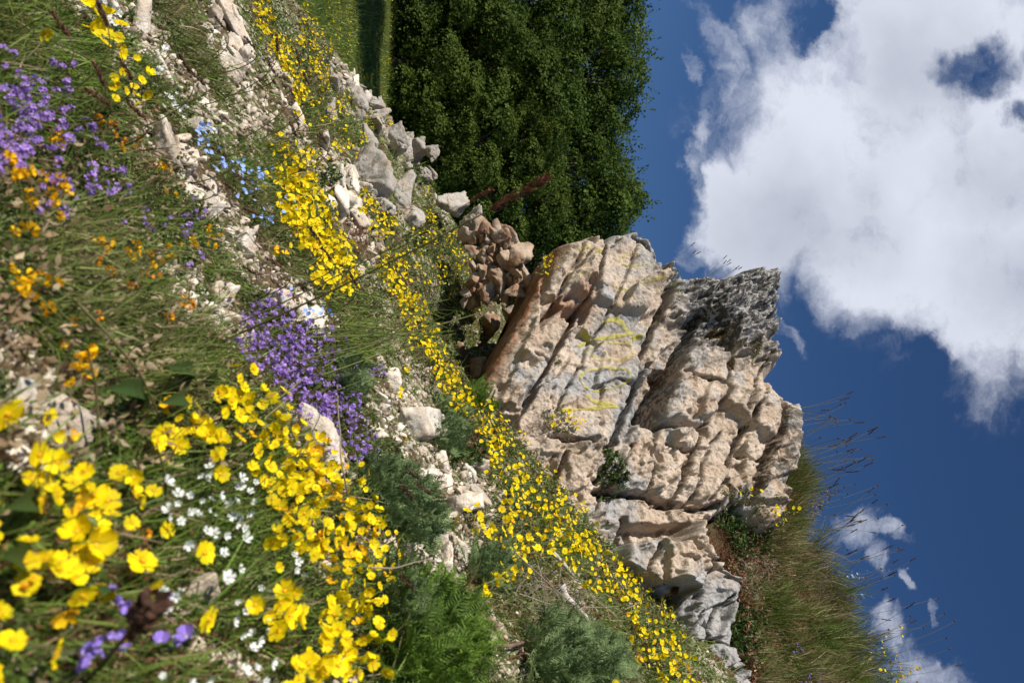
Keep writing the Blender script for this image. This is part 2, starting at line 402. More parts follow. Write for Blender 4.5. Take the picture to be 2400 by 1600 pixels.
CLIFF_EDGE = [(1085, 975), (1130, 900), (1180, 812), (1238, 705), (1288, 592), (1330, 577), (1398, 566), (1430, 540), (1490, 529), (1538, 558), (1562, 596), (1574, 626),
              (1600, 640), (1680, 648), (1740, 627), (1790, 613), (1832, 640), (1845, 690), (1828, 745), (1820, 805), (1836, 855), (1812, 885), (1838, 922), (1880, 938),
              (1892, 1010), (1880, 1080), (1868, 1130), (1866, 1190), (1852, 1235), (1808, 1238), (1750, 1198), (1700, 1205), (1655, 1240), (1650, 1290), (1715, 1328), (1742, 1345), (1744, 1378), (1730, 1430), (1752, 1480), (1738, 1530), (1790, 1590), (1790, 1720)]
CLIFF_LOW = [(1640, 1720), (1520, 1600), (1380, 1420), (1280, 1270), (1180, 1130), (1120, 1030)]
CRACKS = [  # polyline, half width (px), depth (m)
    ([(1408,585),(1399,616),(1386,650),(1369,697),(1358,721),(1338,758),(1318,792),(1290,833),(1277,867),(1250,908),(1226,956),(1205,1003),(1180,1040)], 13, .075),
    ([(1583,650),(1576,663),(1552,690),(1539,738),(1525,772),(1508,827),(1495,854),(1488,908),(1457,983),(1440,1033),(1425,1080),(1400,1130)], 8, .04),
    ([(1640,740),(1624,772),(1610,806),(1590,833),(1573,867),(1556,908),(1542,949),(1528,992)], 14, .10),
    ([(1705,770),(1699,813),(1692,847),(1685,908),(1688,935),(1660,985),(1644,1003)], 8, .05),
    ([(1838,905),(1831,929),(1821,1010),(1812,1035),(1782,1099),(1765,1133),(1761,1171)], 10, .075),
    ([(1760,960),(1744,1001),(1719,1060),(1697,1120),(1659,1171)], 8, .055),
    ([(1540,1000),(1523,1043),(1527,1090),(1510,1154)], 5, .03), ([(1480,997),(1560,1006),(1630,1010),(1650,988)], 5, .03),
    ([(1400,1150),(1438,1154),(1500,1160),(1531,1171),(1574,1182),(1625,1192),(1690,1180)], 10, .05),
    ([(1464,1215),(1459,1273),(1497,1269),(1582,1277),(1612,1320),(1667,1332),(1731,1379)], 10, .06),
    ([(1612,1320),(1618,1350),(1625,1380),(1621,1409),(1590,1440)], 7, .04), ([(1690,1500),(1730,1420),(1745,1400)], 12, .06),
    ([(1560,1500),(1620,1510),(1690,1500),(1750,1545)], 9, .04), ([(1290,1020),(1350,1035),(1410,1050),(1450,1035)], 8, .035),
    ([(1230,850),(1280,872),(1300,835)], 7, .03), ([(1640,1540),(1650,1490),(1630,1450)], 7, .035), ([(1690,1640),(1700,1580),(1760,1560)], 9, .04),
    ([(1480,560),(1520,590),(1560,612)], 8, .03), ([(1525,772),(1560,752),(1640,742)], 6, .02), ([(1700,1125),(1720,1175),(1690,1230)], 8, .04), ([(1400,905),(1440,890),(1484,905)], 4, .012)]
BLOCKS = [  # polygon, push (m)
    ([(1085,975),(1130,900),(1288,592),(1405,566),(1399,616),(1358,721),(1318,705),(1250,760),(1240,800),(1300,735),(1330,760),(1277,867),(1205,1003)], .05),
    ([(1288,592),(1405,566),(1399,616),(1358,721),(1300,742),(1262,700)], .05),
    ([(1240,760),(1290,745),(1330,770),(1290,833),(1250,905),(1180,980),(1150,960)], .03),
    ([(1408,585),(1430,535),(1500,525),(1580,600),(1583,650),(1552,690),(1539,738),(1500,742),(1440,738),(1390,705)], .035),
    ([(1583,650),(1640,630),(1790,600),(1860,690),(1830,860),(1700,830),(1690,770),(1640,742),(1525,772)], .05),
    ([(1542,949),(1610,806),(1690,850),(1685,935),(1640,1005),(1528,995)], .06), ([(1700,815),(1840,880),(1825,930),(1812,1035),(1744,1001),(1690,940)], .045),
    ([(1480,1000),(1640,1008),(1700,1110),(1660,1170),(1580,1182),(1510,1154),(1420,1150)], .03), ([(1838,905),(1900,930),(1895,1100),(1870,1180),(1761,1171),(1782,1099),(1821,1010)], .04),
    ([(1459,1275),(1497,1269),(1582,1279),(1612,1322),(1618,1350),(1590,1400),(1540,1400),(1430,1330)], .07),
    ([(1612,1322),(1667,1334),(1735,1380),(1745,1400),(1690,1500),(1620,1510),(1560,1490),(1590,1420),(1625,1380)], .05), ([(1595,1268),(1620,1225),(1690,1230),(1720,1290),(1640,1325),(1612,1318)], .06),
    ([(1668,1335),(1700,1310),(1740,1330),(1738,1372)], .06), ([(1620,1515),(1690,1505),(1760,1560),(1700,1640),(1600,1600)], .04)]
CRACKS += [([(1500,545),(1440,690),(1395,790),(1345,880),(1300,965)], 4, .02), ([(1640,1012),(1605,1100),(1570,1180)], 7, .045), ([(1482,1040),(1440,1110),(1400,1190)], 6, .03), ([(1790,835),(1760,900),(1735,970)], 6, .035), ([(1590,880),(1650,900),(1690,912)], 5, .03), ([(1690,1010),(1640,1090),(1615,1180)], 5, .03), ([(1330,1060),(1300,1130),(1260,1190)], 6, .035), ([(1500,1290),(1480,1350),(1440,1420)], 5, .03), ([(1610,1440),(1570,1500),(1540,1560)], 7, .05), ([(1340,600),(1300,690),(1255,780)], 5, .025), ([(1720,1060),(1775,1080),(1800,1060)], 5, .03), ([(1550,1040),(1600,1060),(1660,1055)], 4, .02), ([(1700,1400),(1660,1440),(1640,1500)], 6, .04)]
HOLES = [  # recess polygon, depth (m)
    ([(1518,854),(1569,867),(1556,908),(1532,990),(1490,985),(1492,935),(1505,900)], .16), ([(1466,1230),(1549,1226),(1619,1224),(1595,1265),(1582,1271),(1497,1267),(1463,1265)], .11),
    ([(1300,742),(1360,722),(1340,755),(1318,790),(1290,770)], .06), ([(1560,1388),(1580,1390),(1575,1405),(1556,1400)], .05), ([(1590,1392),(1616,1395),(1605,1425),(1588,1412)], .05)]
CST = 2.0
_cgx = np.arange(1070, 1904, CST); _cgy = np.arange(515, 1724, CST)
def build_cliff_relief():
    X, Y = np.meshgrid(_cgx, _cgy, indexing='ij'); P = cliff_plane(X, Y)
    q = P.reshape(-1, 3); sh = X.shape
    wob = lambda s, o: (fbm(q*s+o, 4)).reshape(sh)
    wx = X+8*wob(9, 1.)+2.5*wob(30, 5.); wy = Y+8*wob(9, 31.)+2.5*wob(30, 35.)
    H = np.zeros(sh); grey = np.zeros(sh); rust = np.zeros(sh); lich_dark = np.zeros(sh)
    for poly, a in BLOCKS:
        d = poly_dist(wx, wy, poly, True); d = np.where(in_poly(wx, wy, poly), d, -d)
        H += 1.45*a*sstep(-4, 5, d)
    # each bed is a slab with its own tilt and angular broken faces
    cs = rng.random((170, 2))*np.array((860, 1240))+np.array((1060, 500))
    tilt = rng.normal(size=(170, 2))*.00042; off = rng.normal(size=170)*.011
    ux = (wx-1480)*-.44+(wy-1000)*.9; uy = (wx-1480)*.9+(wy-1000)*.44
    cu = (cs[:, 0]-1480)*-.44+(cs[:, 1]-1000)*.9; cv = (cs[:, 0]-1480)*.9+(cs[:, 1]-1000)*.44
    b1 = np.full(sh, 1e9); b2 = np.full(sh, 1e9); bi = np.zeros(sh, int)
    for k in range(170):
        dd = np.hypot((ux-cu[k])/1.7, (uy-cv[k])/.75)
        nb = dd < b1; b2 = np.where(nb, b1, np.minimum(b2, dd)); bi = np.where(nb, k, bi); b1 = np.where(nb, dd, b1)
    facet = off[bi]+tilt[bi, 0]*(wx-cs[bi, 0])+tilt[bi, 1]*(wy-cs[bi, 1])
    fm = sstep(-.25, .25, wob(3.1, 77.))
    H += facet*(.5+.7*fm)-.014*sstep(3, 0, b2-b1)*fm
    # smaller broken faces inside each bed
    from mathutils import kdtree
    calm = 1-.75*sstep(30, -30, poly_dist(X, Y, [(1420, 600), (1580, 640), (1520, 780), (1480, 930), (1430, 1030), (1260, 1010), (1300, 880), (1370, 720)], True)*np.where(in_poly(X, Y, [(1420, 600), (1580, 640), (1520, 780), (1480, 930), (1430, 1030), (1260, 1010), (1300, 880), (1370, 720)]), -1, 1))
    for num, sx, sy, ao, at_ in ((700, 1.35, .75, .0050, .0007), (4200, 1.6, .7, .0020, .0007)):
        c2 = rng.random((num, 2))*np.array((860, 1240))+np.array((1060, 500)); A = np.stack([((wx-1480)*.9+(wy-1000)*-.4)/sx, ((wx-1480)*.4+(wy-1000)*.9)/sy], -1).reshape(-1, 2); B = np.stack([((c2[:, 0]-1480)*.9+(c2[:, 1]-1000)*-.4)/sx, ((c2[:, 0]-1480)*.4+(c2[:, 1]-1000)*.9)/sy], -1)
        kd = kdtree.KDTree(num)
        for i_, b_ in enumerate(B): kd.insert((b_[0], b_[1], 0), i_)
        kd.balance(); ix_ = np.array([kd.find((a_[0], a_[1], 0))[1] for a_ in A.tolist()]).reshape(sh)
        tl = rng.normal(size=(num, 2))*at_; of = rng.normal(size=num)*ao; amt = (.15+1.1*sstep(-.05, .28, wob(4.3, 7.+num)))*calm
        H += 1.15*amt*(of[ix_]+np.clip(tl[ix_, 0]*(wx-c2[ix_, 0])+tl[ix_, 1]*(wy-c2[ix_, 1]), -.02, .02))
    crk = np.zeros(sh)
    for pl, w, dep in CRACKS:
        d = poly_dist(wx, wy, pl); vw = .65+.6*np.clip(wob(7, 51.)+.5, 0, 1.2)
        H -= 1.9*dep*np.clip(1.1-d/(w*vw*.70), 0, 1)**.6; H -= dep*.10*np.exp(-(d/(w*1.8))**2); crk = np.maximum(crk, sstep(w*1.2, w*.3, d))
    for poly, dep in HOLES:
        d = poly_dist(wx, wy, poly, True); d = np.where(in_poly(wx, wy, poly), d, -d); H -= dep*sstep(-5, 7, d)
    H[1:-1, 1:-1] = (H[1:-1, 1:-1]*4+H[:-2, 1:-1]*2+H[2:, 1:-1]*2+H[1:-1, :-2]*2+H[1:-1, 2:]*2+H[:-2, :-2]+H[2:, 2:]+H[:-2, 2:]+H[2:, :-2])/16
    # rough, pitted and scalloped skin
    rot = np.stack([X/1600*2.9, Y/1600*2.9], -1)
    str_ = fbm(np.stack([(X*.95-Y*.2)/95, (Y*.95+X*.2)/24, 0*X], -1).reshape(-1, 3), 4).reshape(sh)
    ter = lambda f, n: (np.floor(f*n)+sstep(.80, 1.0, f*n-np.floor(f*n)))/n
    H += .010*wob(2.2, 3.)+.050*ter(wob(3.0, 3.)+.10*wob(21, 6.), 9)+.026*ter(wob(7.5, 41.)+.16*wob(40, 46.)+.25*str_, 6)*(.3+.7*calm)
    H += (.003*wob(6.5, 8.)+.006*wob(17, 13.)+.006*ridged(q*11+5., 4).reshape(sh))*(.35+.65*calm)+.0055*wob(48, 19.)
    H += .007*str_
    up = sstep(1520, 1640, wx+.25*(760-wy))*sstep(900, 760, wy)          # the weathered, fluted top
    flute = ridged(np.stack([(X*.96-Y*.25)/70, (Y*.96+X*.25)/22, 0*X+4], -1).reshape(-1, 3), 4).reshape(sh)
    H += up*(.10*flute-.04)
    pit = fbm(q*np.array((30, 30, 30.)), 2).reshape(sh); H -= .022*sstep(.40, .54, pit)*(.5+.5*sstep(-.1, .2, wob(4, 91.)))
    # stains: weathered grey skin, rust along the overhang, black lichen, plus shade painted into cracks and recess
    grey = np.maximum(.95*up, .75*sstep(0, .3, wob(3.6, 61.)+.25*wob(14, 66.)))
    grey = np.maximum(grey, .9*sstep(60, 15, poly_dist(X, Y, [(1430, 540), (1500, 535), (1555, 575), (1600, 640)])))
    grey = np.maximum(grey, .95*sstep(1320, 1400, wy)*sstep(1500, 1560, wx)); grey = np.maximum(grey, .8*sstep(45, 10, poly_dist(wx, wy, [(1270, 890), (1330, 905), (1430, 895), (1490, 880), (1460, 1010)])))
    ov = poly_dist(wx, wy, CLIFF_EDGE[:5]); rust = sstep(30, 5, ov)*.9; rust = np.maximum(rust, .7*sstep(40, 5, poly_dist(wx, wy, [(1290, 735), (1340, 725), (1360, 700)])))
    lich_dark = np.maximum(up*1.0, .75*sstep(1795, 1840, wx)*sstep(900, 960, wy)); lich_dark = np.maximum(lich_dark, .9*sstep(30, 8, poly_dist(wx, wy, [(1740, 1150), (1790, 1110), (1830, 1000)])))
    lich_dark = np.maximum(lich_dark, .30*sstep(.05, .35, wob(2.9, 44.))*sstep(-.05, .2, wob(12, 48.)))
    lich_dark = np.maximum(lich_dark, .9*crk)  # darkens the cracks: shade painted into the colour for contrast
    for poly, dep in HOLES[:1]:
        lich_dark = np.maximum(lich_dark, .8*sstep(20, -5, poly_dist(wx, wy, poly, True)))  # deep recess darkened around its rim, shade put into the colour
    # rounding towards the free edge, which turns back into the hill
    wj = .5
    ex = X+wj*(wx-X); ey = Y+wj*(wy-Y)
    full = CLIFF_EDGE+CLIFF_LOW; ins = in_poly(ex, ey, full)
    dE = poly_dist(ex, ey, CLIFF_EDGE); rr = 42*(1+.4*wob(5, 23.)); rr = np.where(poly_dist(X, Y, CLIFF_EDGE[:7])-4 < dE, 13, rr)
    H *= .35+.65*sstep(0, 34, dE)
    t = np.clip(1-dE/rr, 0, 1); H -= np.minimum(.17, rr*.005)*(1-np.sqrt(np.clip(1-t*t, 0, 1)))
    V = P+H[..., None]*CN
    return X, Y, V, ins, np.stack([grey, rust, lich_dark], -1)
_cX, _cY, CLIFF_V, CLIFF_IN, _cst = build_cliff_relief()
def cliff_at(ix, iy, off=0.0):
    fx = np.clip((np.asarray(ix, float)-_cgx[0])/CST, 0, len(_cgx)-1.001); fy = np.clip((np.asarray(iy, float)-_cgy[0])/CST, 0, len(_cgy)-1.001)
    i = fx.astype(int); j = fy.astype(int); u = (fx-i)[..., None]; v = (fy-j)[..., None]
    return (CLIFF_V[i, j]*(1-u)*(1-v)+CLIFF_V[i+1, j]*u*(1-v)+CLIFF_V[i, j+1]*(1-u)*v+CLIFF_V[i+1, j+1]*u*v)+off*CN
def build_cliff():
    nu, nv = CLIFF_IN.shape; F = grid_faces(nu, nv, CLIFF_IN)
    # close the block: boundary edges are carried back into the hill, in three uneven steps
    e = np.concatenate([F[:, [0, 1]], F[:, [1, 2]], F[:, [2, 3]], F[:, [3, 0]]]); key = np.sort(e, 1); k = key[:, 0]*(nu*nv)+key[:, 1]
    u, inv, cnt = np.unique(k, return_inverse=True, return_counts=True); bd = e[cnt[inv] == 1]
    V = CLIFF_V.reshape(-1, 3); st = _cst.reshape(-1, 3); ids = np.unique(bd); cen = V[ids].mean(0)
    layers = [V]; cols = [st]; prev = np.zeros(nu*nv, int); prev[ids] = ids; n = len(V); allF = [F]
    for kk, (bk, shr) in enumerate(((.12, 0.0), (.35, .03), (.75, .10))):
        B = V[ids]-bk*CN+(cen-V[ids])*shr; B = B+.05*(kk+1)*.6*np.stack([fbm(V[ids]*6+40*kk, 3), fbm(V[ids]*6+9+40*kk, 3), fbm(V[ids]*6+19, 3)], -1)
        layers.append(B); c = st[ids].copy(); c[:, 0] = .8; cols.append(c)
        nxt = np.zeros(nu*nv, int); nxt[ids] = n+np.arange(len(ids)); n += len(ids)
        allF.append(np.stack([prev[bd[:, 1]], prev[bd[:, 0]], nxt[bd[:, 0]], nxt[bd[:, 1]]], -1)); prev = nxt
    VV = np.concatenate(layers+[(cen-.8*CN)[None]]); cols = np.concatenate(cols+[np.zeros((1, 3))])
    cap = np.stack([prev[bd[:, 1]], prev[bd[:, 0]], np.full(len(bd), n)], -1)
    FF = np.concatenate(allF); used = np.zeros(len(VV), bool); used[FF.ravel()] = True; used[-1] = True
    mp = np.cumsum(used)-1
    o = obj('rock_face', mesh('rock_face', VV[used], [mp[FF], mp[cap]], [M['cliff']], smooth=False, cols=cols[used]))
    tag(o, 'tall cracked limestone rock face with yellow painted strokes and a fluted grey top', 'rock')
    mt, k, b = material('yellow_paint', .85, .2); tc = k.node('ShaderNodeNewGeometry').outputs['Position']
    n = k.noise(tc, 60, 5, .7); n2 = k.noise(tc, 220, 3, .6)
    k.l.new(k.mix(n, (.46, .42, .07), (.58, .52, .10)), b.inputs['Base Color'])
    sp = k.node('ShaderNodeAttribute', attribute_name='stain'); w = k.node('ShaderNodeSeparateColor', ins={0: sp.outputs['Color']}).outputs[0]
    al = k.rng(k.math('ADD', k.math('ADD', k.math('MULTIPLY', n, .9), k.math('MULTIPLY', n2, .5)), k.math('MULTIPLY', w, .62)), .98, 1.20)
    k.l.new(k.math('MULTIPLY', al, .62), b.inputs['Alpha'])
    cr = lambda pts: [(1200+x/4.48, 700+y/4.48) for x, y in pts]
    c8 = lambda pts: [(1100+x/2.94, 500+y/2.94) for x, y in pts]
    ell = lambda cx, cy, rx, ry: [(cx+rx*math.cos(t)*(1+.05*math.sin(2*t+1)), cy+ry*math.sin(t)*(1+.05*math.cos(3*t))) for t in np.linspace(0, 2*math.pi, 26)]
    GL = [('painted_digit', 'yellow painted digit one at the end of the row', [cr([(505, 1172), (560, 1160), (640, 1152), (860, 1142), (1125, 1140)]), cr([(780, 1012), (860, 1062), (940, 1100), (1090, 1118)])], 5.2, 1),
          ('painted_digit', 'yellow painted zero beside the last one', [cr(ell(945, 850, 238, 108))], 4.2, .8),
          ('painted_digit', 'yellow painted zero with a broken outline', [cr(ell(1040, 560, 236, 100))], 4.4, .7),
          ('painted_digit', 'bold yellow painted one with a foot stroke', [cr([(740, 455), (800, 425), (870, 395), (1100, 398), (1385, 382)]), cr([(950, 240), (1070, 228), (1160, 272), (1240, 340), (1310, 380)]), cr([(772, 312), (815, 350), (860, 392)])], 6.0, 1),
          ('painted_stroke', 'long yellow painted stroke', [c8([(965, 555), (1040, 566), (1110, 573), (1200, 562), (1295, 550)])], 3.2, .8),
          ('painted_stroke', None, [c8([(1010, 480), (992, 450), (1040, 443), (1110, 452), (1180, 455), (1255, 450)])], 3.0, .5),
          ('painted_stroke', None, [c8([(1000, 372), (1000, 350), (1050, 322), (1130, 310)]), c8([(1012, 384), (1060, 398), (1140, 402), (1255, 382)])], 3.4, .7),
          ('painted_stroke', None, [c8([(655, 372), (700, 352), (740, 372), (800, 372), (850, 345)]), c8([(680, 350), (790, 342), (865, 330)])], 4.2, .75),
          ('painted_stroke', None, [c8([(600, 492), (690, 482), (765, 490)]), c8([(610, 545), (680, 532), (760, 542)]), c8([(740, 425), (800, 418)])], 4.0, .6)]
    for nm, lb, strokes, hw, strength in GL:
        Vs = []; Fs = []; cs = []; n0 = 0
        for pl in strokes:
            pl = np.array(pl); seg = np.r_[0, np.cumsum(np.hypot(*np.diff(pl, axis=0).T))]; s = np.arange(0, seg[-1], 1.6)
            c = np.stack([np.interp(s, seg, pl[:, 0]), np.interp(s, seg, pl[:, 1])], -1); t = nrm(np.gradient(c, axis=0)); nn = np.stack([-t[:, 1], t[:, 0]], -1)
            wd = hw*(1+.25*np.sin(s*.09+pl[0, 0])); o9 = np.linspace(-1, 1, 9)
            G = c[:, None]+nn[:, None]*(wd[:, None]*o9)[..., None]
            Vs.append(cliff_at(G[..., 0], G[..., 1], .0045).reshape(-1, 3)); Fs.append(grid_faces(len(s), 9)+n0); n0 += len(s)*9
            ww = (1-np.abs(o9)**3)*strength; cs.append(np.tile(ww, len(s)))
        cs = np.concatenate(cs); me = mesh(nm, np.concatenate(Vs), [np.concatenate(Fs)], [mt], smooth=True, cols=np.stack([cs]*3, -1))
        g = obj(nm, me, o)
        if lb: g['label'] = lb
build_cliff()

# ---------------------------------------------------------------- grassy bank above the cliff
BN = np.array((-.35, -.75, .56)); BD = -1.63
SKYL = np.array([(1000, 1800), (1060, 1845), (1120, 1858), (1200, 1835), (1260, 1870), (1330, 1915), (1400, 1945), (1470, 1990), (1530, 2020), (1600, 2050), (1800, 2130), (2000, 2180)], float)
def bank_y(ix, iy):
    wx, wz = world_dir(ix, iy); return BD/(BN[0]*wx+BN[1]+BN[2]*wz)
def bank_at(ix, iy):
    ix = np.asarray(ix, float); iy = np.asarray(iy, float); wx, wz = world_dir(ix, iy); y = BD/(BN[0]*wx+BN[1]+BN[2]*wz)
    P = np.stack([wx*y, y, wz*y], -1); return P+BN*(.05*fbm(P.reshape(-1, 3)*3, 3)+.02*fbm(P.reshape(-1, 3)*11, 2)).reshape(ix.shape)[..., None]
def build_bank():
    iy = np.arange(1020, 1960, 6.0); sk = np.interp(iy, SKYL[:, 0], SKYL[:, 1])-12
    q = np.linspace(0, 1, 60); IX = 1560+(sk-1560)[:, None]*q; IY = np.broadcast_to(iy[:, None], IX.shape)
    V = bank_at(IX, IY); top = V[:, -1]
    ins = in_poly(IX, IY, CLIFF_EDGE+CLIFF_LOW); dp = np.where(ins, np.maximum(0, (V-cliff_plane(IX, IY))@CN+.28), 0); V = V-dp[..., None]*CN
    back = [top+np.array((.25*s, s, .12*math.sin(min(s, 1)*1.5)-.35*max(0, s-.4)**1.3)) for s in (.1, .25, .45, .7, 1.1, 1.7, 2.6)]
    V = np.concatenate([V, np.stack(back, 1)], 1)
    mt = plain('bank_soil', (.06, .05, .02), (.13, .09, .05), 9, .95, .8, 50, .01)
    o = obj('grassy_bank', mesh('grassy_bank', V.reshape(-1, 3), grid_faces(*V.shape[:2]), [mt], smooth=True)); o['kind'] = 'structure'
build_bank()
# ---------------------------------------------------------------- the wood beyond the meadow
LEAF = (np.array([(0, 0, 0), (.34, .45, .06), (0, 1, -.04), (-.34, .45, .06)], float), np.array([(0, 1, 2), (0, 2, 3)]))
M['crown'] = leafy('tree_leaves', (.034, .068, .008), (.072, .125, .016), (.055, .098, .014), transl=.32, rough=.65, pscale=.5, spec=.1, pertree=True)
M['bark'] = plain('tree_bark', (.10, .075, .055), (.22, .18, .14), 3, .95, .7, 12, .05)
def tree_meshes(seed, H=16.0, rad=5.0, base=1.2, nl=62000):
    r = np.random.default_rng(seed); mb = MB()
    # limbs
    tk = MB(); tk.tube([(0, 0, -.8), (.05, 0, 0), (.1, .08, H*.3), (-.1, .05, H*.6), (.05, 0, H*.9)], [.55, .42, .32, .2, .05], 9)
    nlobe = 50; cen = []; rads = []
    for i in range(nlobe):
        hh = base/H+(.97-base/H)*((i+.5)/nlobe)**.9
        env = (math.sin(math.pi*min(1, .16+.78*hh))**.65)*(1-.45*max(0, hh-.55)/.45)
        an = i*2.39996+r.normal()*.3; rr = rad*env*(.78+.34*r.random())
        cen.append((rr*math.cos(an), rr*math.sin(an), hh*H)); rads.append((1.05+1.2*r.random())*(rad/5)*(1.2-.45*hh))
    cen = np.array(cen); rads = np.array(rads)
    for i in range(0, nlobe, 2):
        c = cen[i]; z0 = max(.8, c[2]*.72-.6); p = np.array((0, 0, z0)); mid = (p+c)/2+np.array((0, 0, -.2))
        tk.tube([p, mid, c], [.13, .07, .025], 5)
    w = rads**2; w /= w.sum(); k = r.choice(nlobe, nl, p=w)
    d = nrm(r.normal(size=(nl, 3))); d[:, 2] = np.where(r.random(nl) < .6, np.abs(d[:, 2]), d[:, 2]); d = nrm(d)
    out = nrm(cen[k]*np.array((1, 1, .12))+np.array((0, 0, .2)))
    u = .68+.32*r.random(nl)**.7
    P = cen[k]+d*(rads[k]*u)[:, None]*np.array((1.15, 1.15, .72))
    P += .28*np.stack([perlin(P*1.1), perlin(P*1.1+7), perlin(P*1.1+13)], -1)
    keep = perlin(P*.75+3.)+.55*perlin(P*2.1) > -.22; P = P[keep]; d = d[keep]; out = out[keep]; n = len(P)
    nn = nrm(d*1.1+out*.1+np.array((0, 0, .3))+r.normal(size=(n, 3))*.30)
    Y = nrm(np.cross(nn, r.normal(size=(n, 3)))+out*.5); s = .125+.10*r.random(n)
    mb.scatter(LEAF, yframes(Y, nn, s, 1.25), P)
    # loose sprays that break the outline
    nt = 420; kk = r.integers(0, nlobe, nt); dd = nrm(nrm(r.normal(size=(nt, 3)))+.9*nrm(cen[kk]*np.array((1, 1, .1)))+np.array((0, 0, .35)))
    L = .5+.6*r.random(nt); st = cen[kk]+dd*rads[kk][:, None]*.75
    t = np.tile(np.linspace(.1, 1, 9), nt); ii = np.repeat(np.arange(nt), 9)
    P2 = st[ii]+dd[ii]*(L[ii]*t)[:, None]+r.normal(size=(len(t), 3))*.13*(1.1-t[:, None]); n2 = nrm(r.normal(size=(len(t), 3))*.5+np.array((0, 0, 1)))
    mb.scatter(LEAF, yframes(nrm(dd[ii]+r.normal(size=(len(t), 3))*.5), n2, .12+.09*r.random(len(t)), 1.2), P2)
    return tk.build('trunk', [M['bark']], True), mb.build('crown', [M['crown']])
def build_trees():
    pr = [tree_meshes(3, 16.5, 5.2, 1.0), tree_meshes(8, 15, 5.4, .8), tree_meshes(21, 14, 4.6, .6)]
    def at(iy, y): return world_dir(960, iy)[0]*y
    T = [  # iy, distance, kind, scale, turn, squash, label
        (-60, 44, 0, .97, .3, 1.0, 'dark beech on the edge of the frame behind the shaded end of the meadow'),
        (70, 46, 1, 1.08, 1.2, 1.0, 'tall broad beech with a rounded leafy shoulder left of the spiky treetop'),
        (165, 43, 2, 1.13, 2.6, 1.0, 'beech whose spiky top juts farthest into the blue sky'),
        (265, 48, 0, .90, 4.1, 1.0, 'beech behind the dip in the treetops'),
        (365, 43, 1, 1.0, 5.2, 1.0, 'light green rounded beech between the treetop dip and the rock face'),
        (445, 45, 2, 1.17, .9, 1.0, 'beech with feathery top nearest to the grey rock top'),
        (540, 44, 0, .86, 3.3, 1.0, 'beech partly hidden behind the rock face'),
        (650, 47, 1, .9, 2.0, 1.0, 'beech mostly hidden behind the tall rock face'),
        (150, 39.5, 2, .72, 5.9, 1.0, 'low beech with branches sweeping down to the meadow shade'),
        (330, 39, 1, .66, 4.4, 1.0, 'low bushy beech in front of the wood above the rocky crest'),
        (450, 39.5, 0, .62, 1.7, 1.0, 'small dark beech low behind the red brown grass heads')]
    for iy, y, kd, sc, tn, sq, lb in T:
        x = at(iy, y); t = empty('beech_tree', (x, y, float(meadow_z(x, y))), lb, 'tree', 'trees of the wood behind the meadow'); t.rotation_euler = (0, 0, tn); t.scale = (sc*.98, sc*.98, sc)
        obj('trunk', pr[kd][0], t); obj('crown', pr[kd][1], t)
    # trees to the left of the view, whose shade lies across the meadow
    for k, (x, y, sc) in enumerate(((-25.5, 23.5, .82), (-37, 29, 1.0), (-30, 41, 1.0), (-28, 34.5, .72))):
        t = empty('beech_tree', (x, y, float(meadow_z(x, y))), 'beech outside the left end of the meadow that shades the grass', 'tree', 'beeches shading the meadow'); t.rotation_euler = (0, 0, k*1.9); t.scale = (sc,)*3
        obj('trunk', pr[k % 3][0], t); obj('crown', pr[k % 3][1], t)
build_trees()
# ---------------------------------------------------------------- quick ground lookup for scattering
_gx = np.arange(-6, 5, .02); _gy = np.arange(-1.6, 9, .02)
_GX, _GY = np.meshgrid(_gx, _gy, indexing='ij'); _GZ = hill_z(_GX, _GY)
def hz(x, y):
    fx = np.clip((np.asarray(x, float)-_gx[0])/.02, 0, len(_gx)-1.001); fy = np.clip((np.asarray(y, float)-_gy[0])/.02, 0, len(_gy)-1.001)
    i = fx.astype(int); j = fy.astype(int); u = fx-i; v = fy-j
    return _GZ[i, j]*(1-u)*(1-v)+_GZ[i+1, j]*u*(1-v)+_GZ[i, j+1]*(1-u)*v+_GZ[i+1, j+1]*u*v
def ghit(ix, iy, h=0.0):
    ix = np.atleast_1d(np.asarray(ix, float)); iy = np.broadcast_to(np.asarray(iy, float), ix.shape); h = np.broadcast_to(np.asarray(h, float), ix.shape)
    wx, wz = world_dir(ix, iy); ys = np.geomspace(.26, 7.0, 160); outP = np.zeros((len(ix), 3)); outk = np.zeros(len(ix), bool)
    for s in range(0, len(ix), 20000):
        e = slice(s, s+20000); a, b, hh = wx[e], wz[e], h[e]
        G = b[:, None]*ys-hz(a[:, None]*ys, np.broadcast_to(ys, (len(a), len(ys))))-hh[:, None]
        neg = G < 0; ok = neg.any(1); i = np.maximum(np.where(ok, neg.argmax(1), len(ys)-1), 1); r = np.arange(len(a))
        g0, g1 = G[r, i-1], G[r, i]; t = np.clip(g0/np.where(np.abs(g0-g1) < 1e-9, 1e-9, g0-g1), 0, 1); y = ys[i-1]+t*(ys[i]-ys[i-1])
        outP[e] = np.stack([a*y, y, b*y], -1); outk[e] = ok & (G[:, 0] > 0)
    return outP, outk
def hnorm(P):
    e = .04; gx = (hz(P[:, 0]+e, P[:, 1])-hz(P[:, 0]-e, P[:, 1]))/(2*e); gy = (hz(P[:, 0], P[:, 1]+e)-hz(P[:, 0], P[:, 1]-e))/(2*e)
    return nrm(np.stack([-gx, -gy, np.ones_like(gx)], -1))
SUNV = np.array(SUN); UP = np.array((0, 0, 1.))
def tocam(P): return nrm(-P)

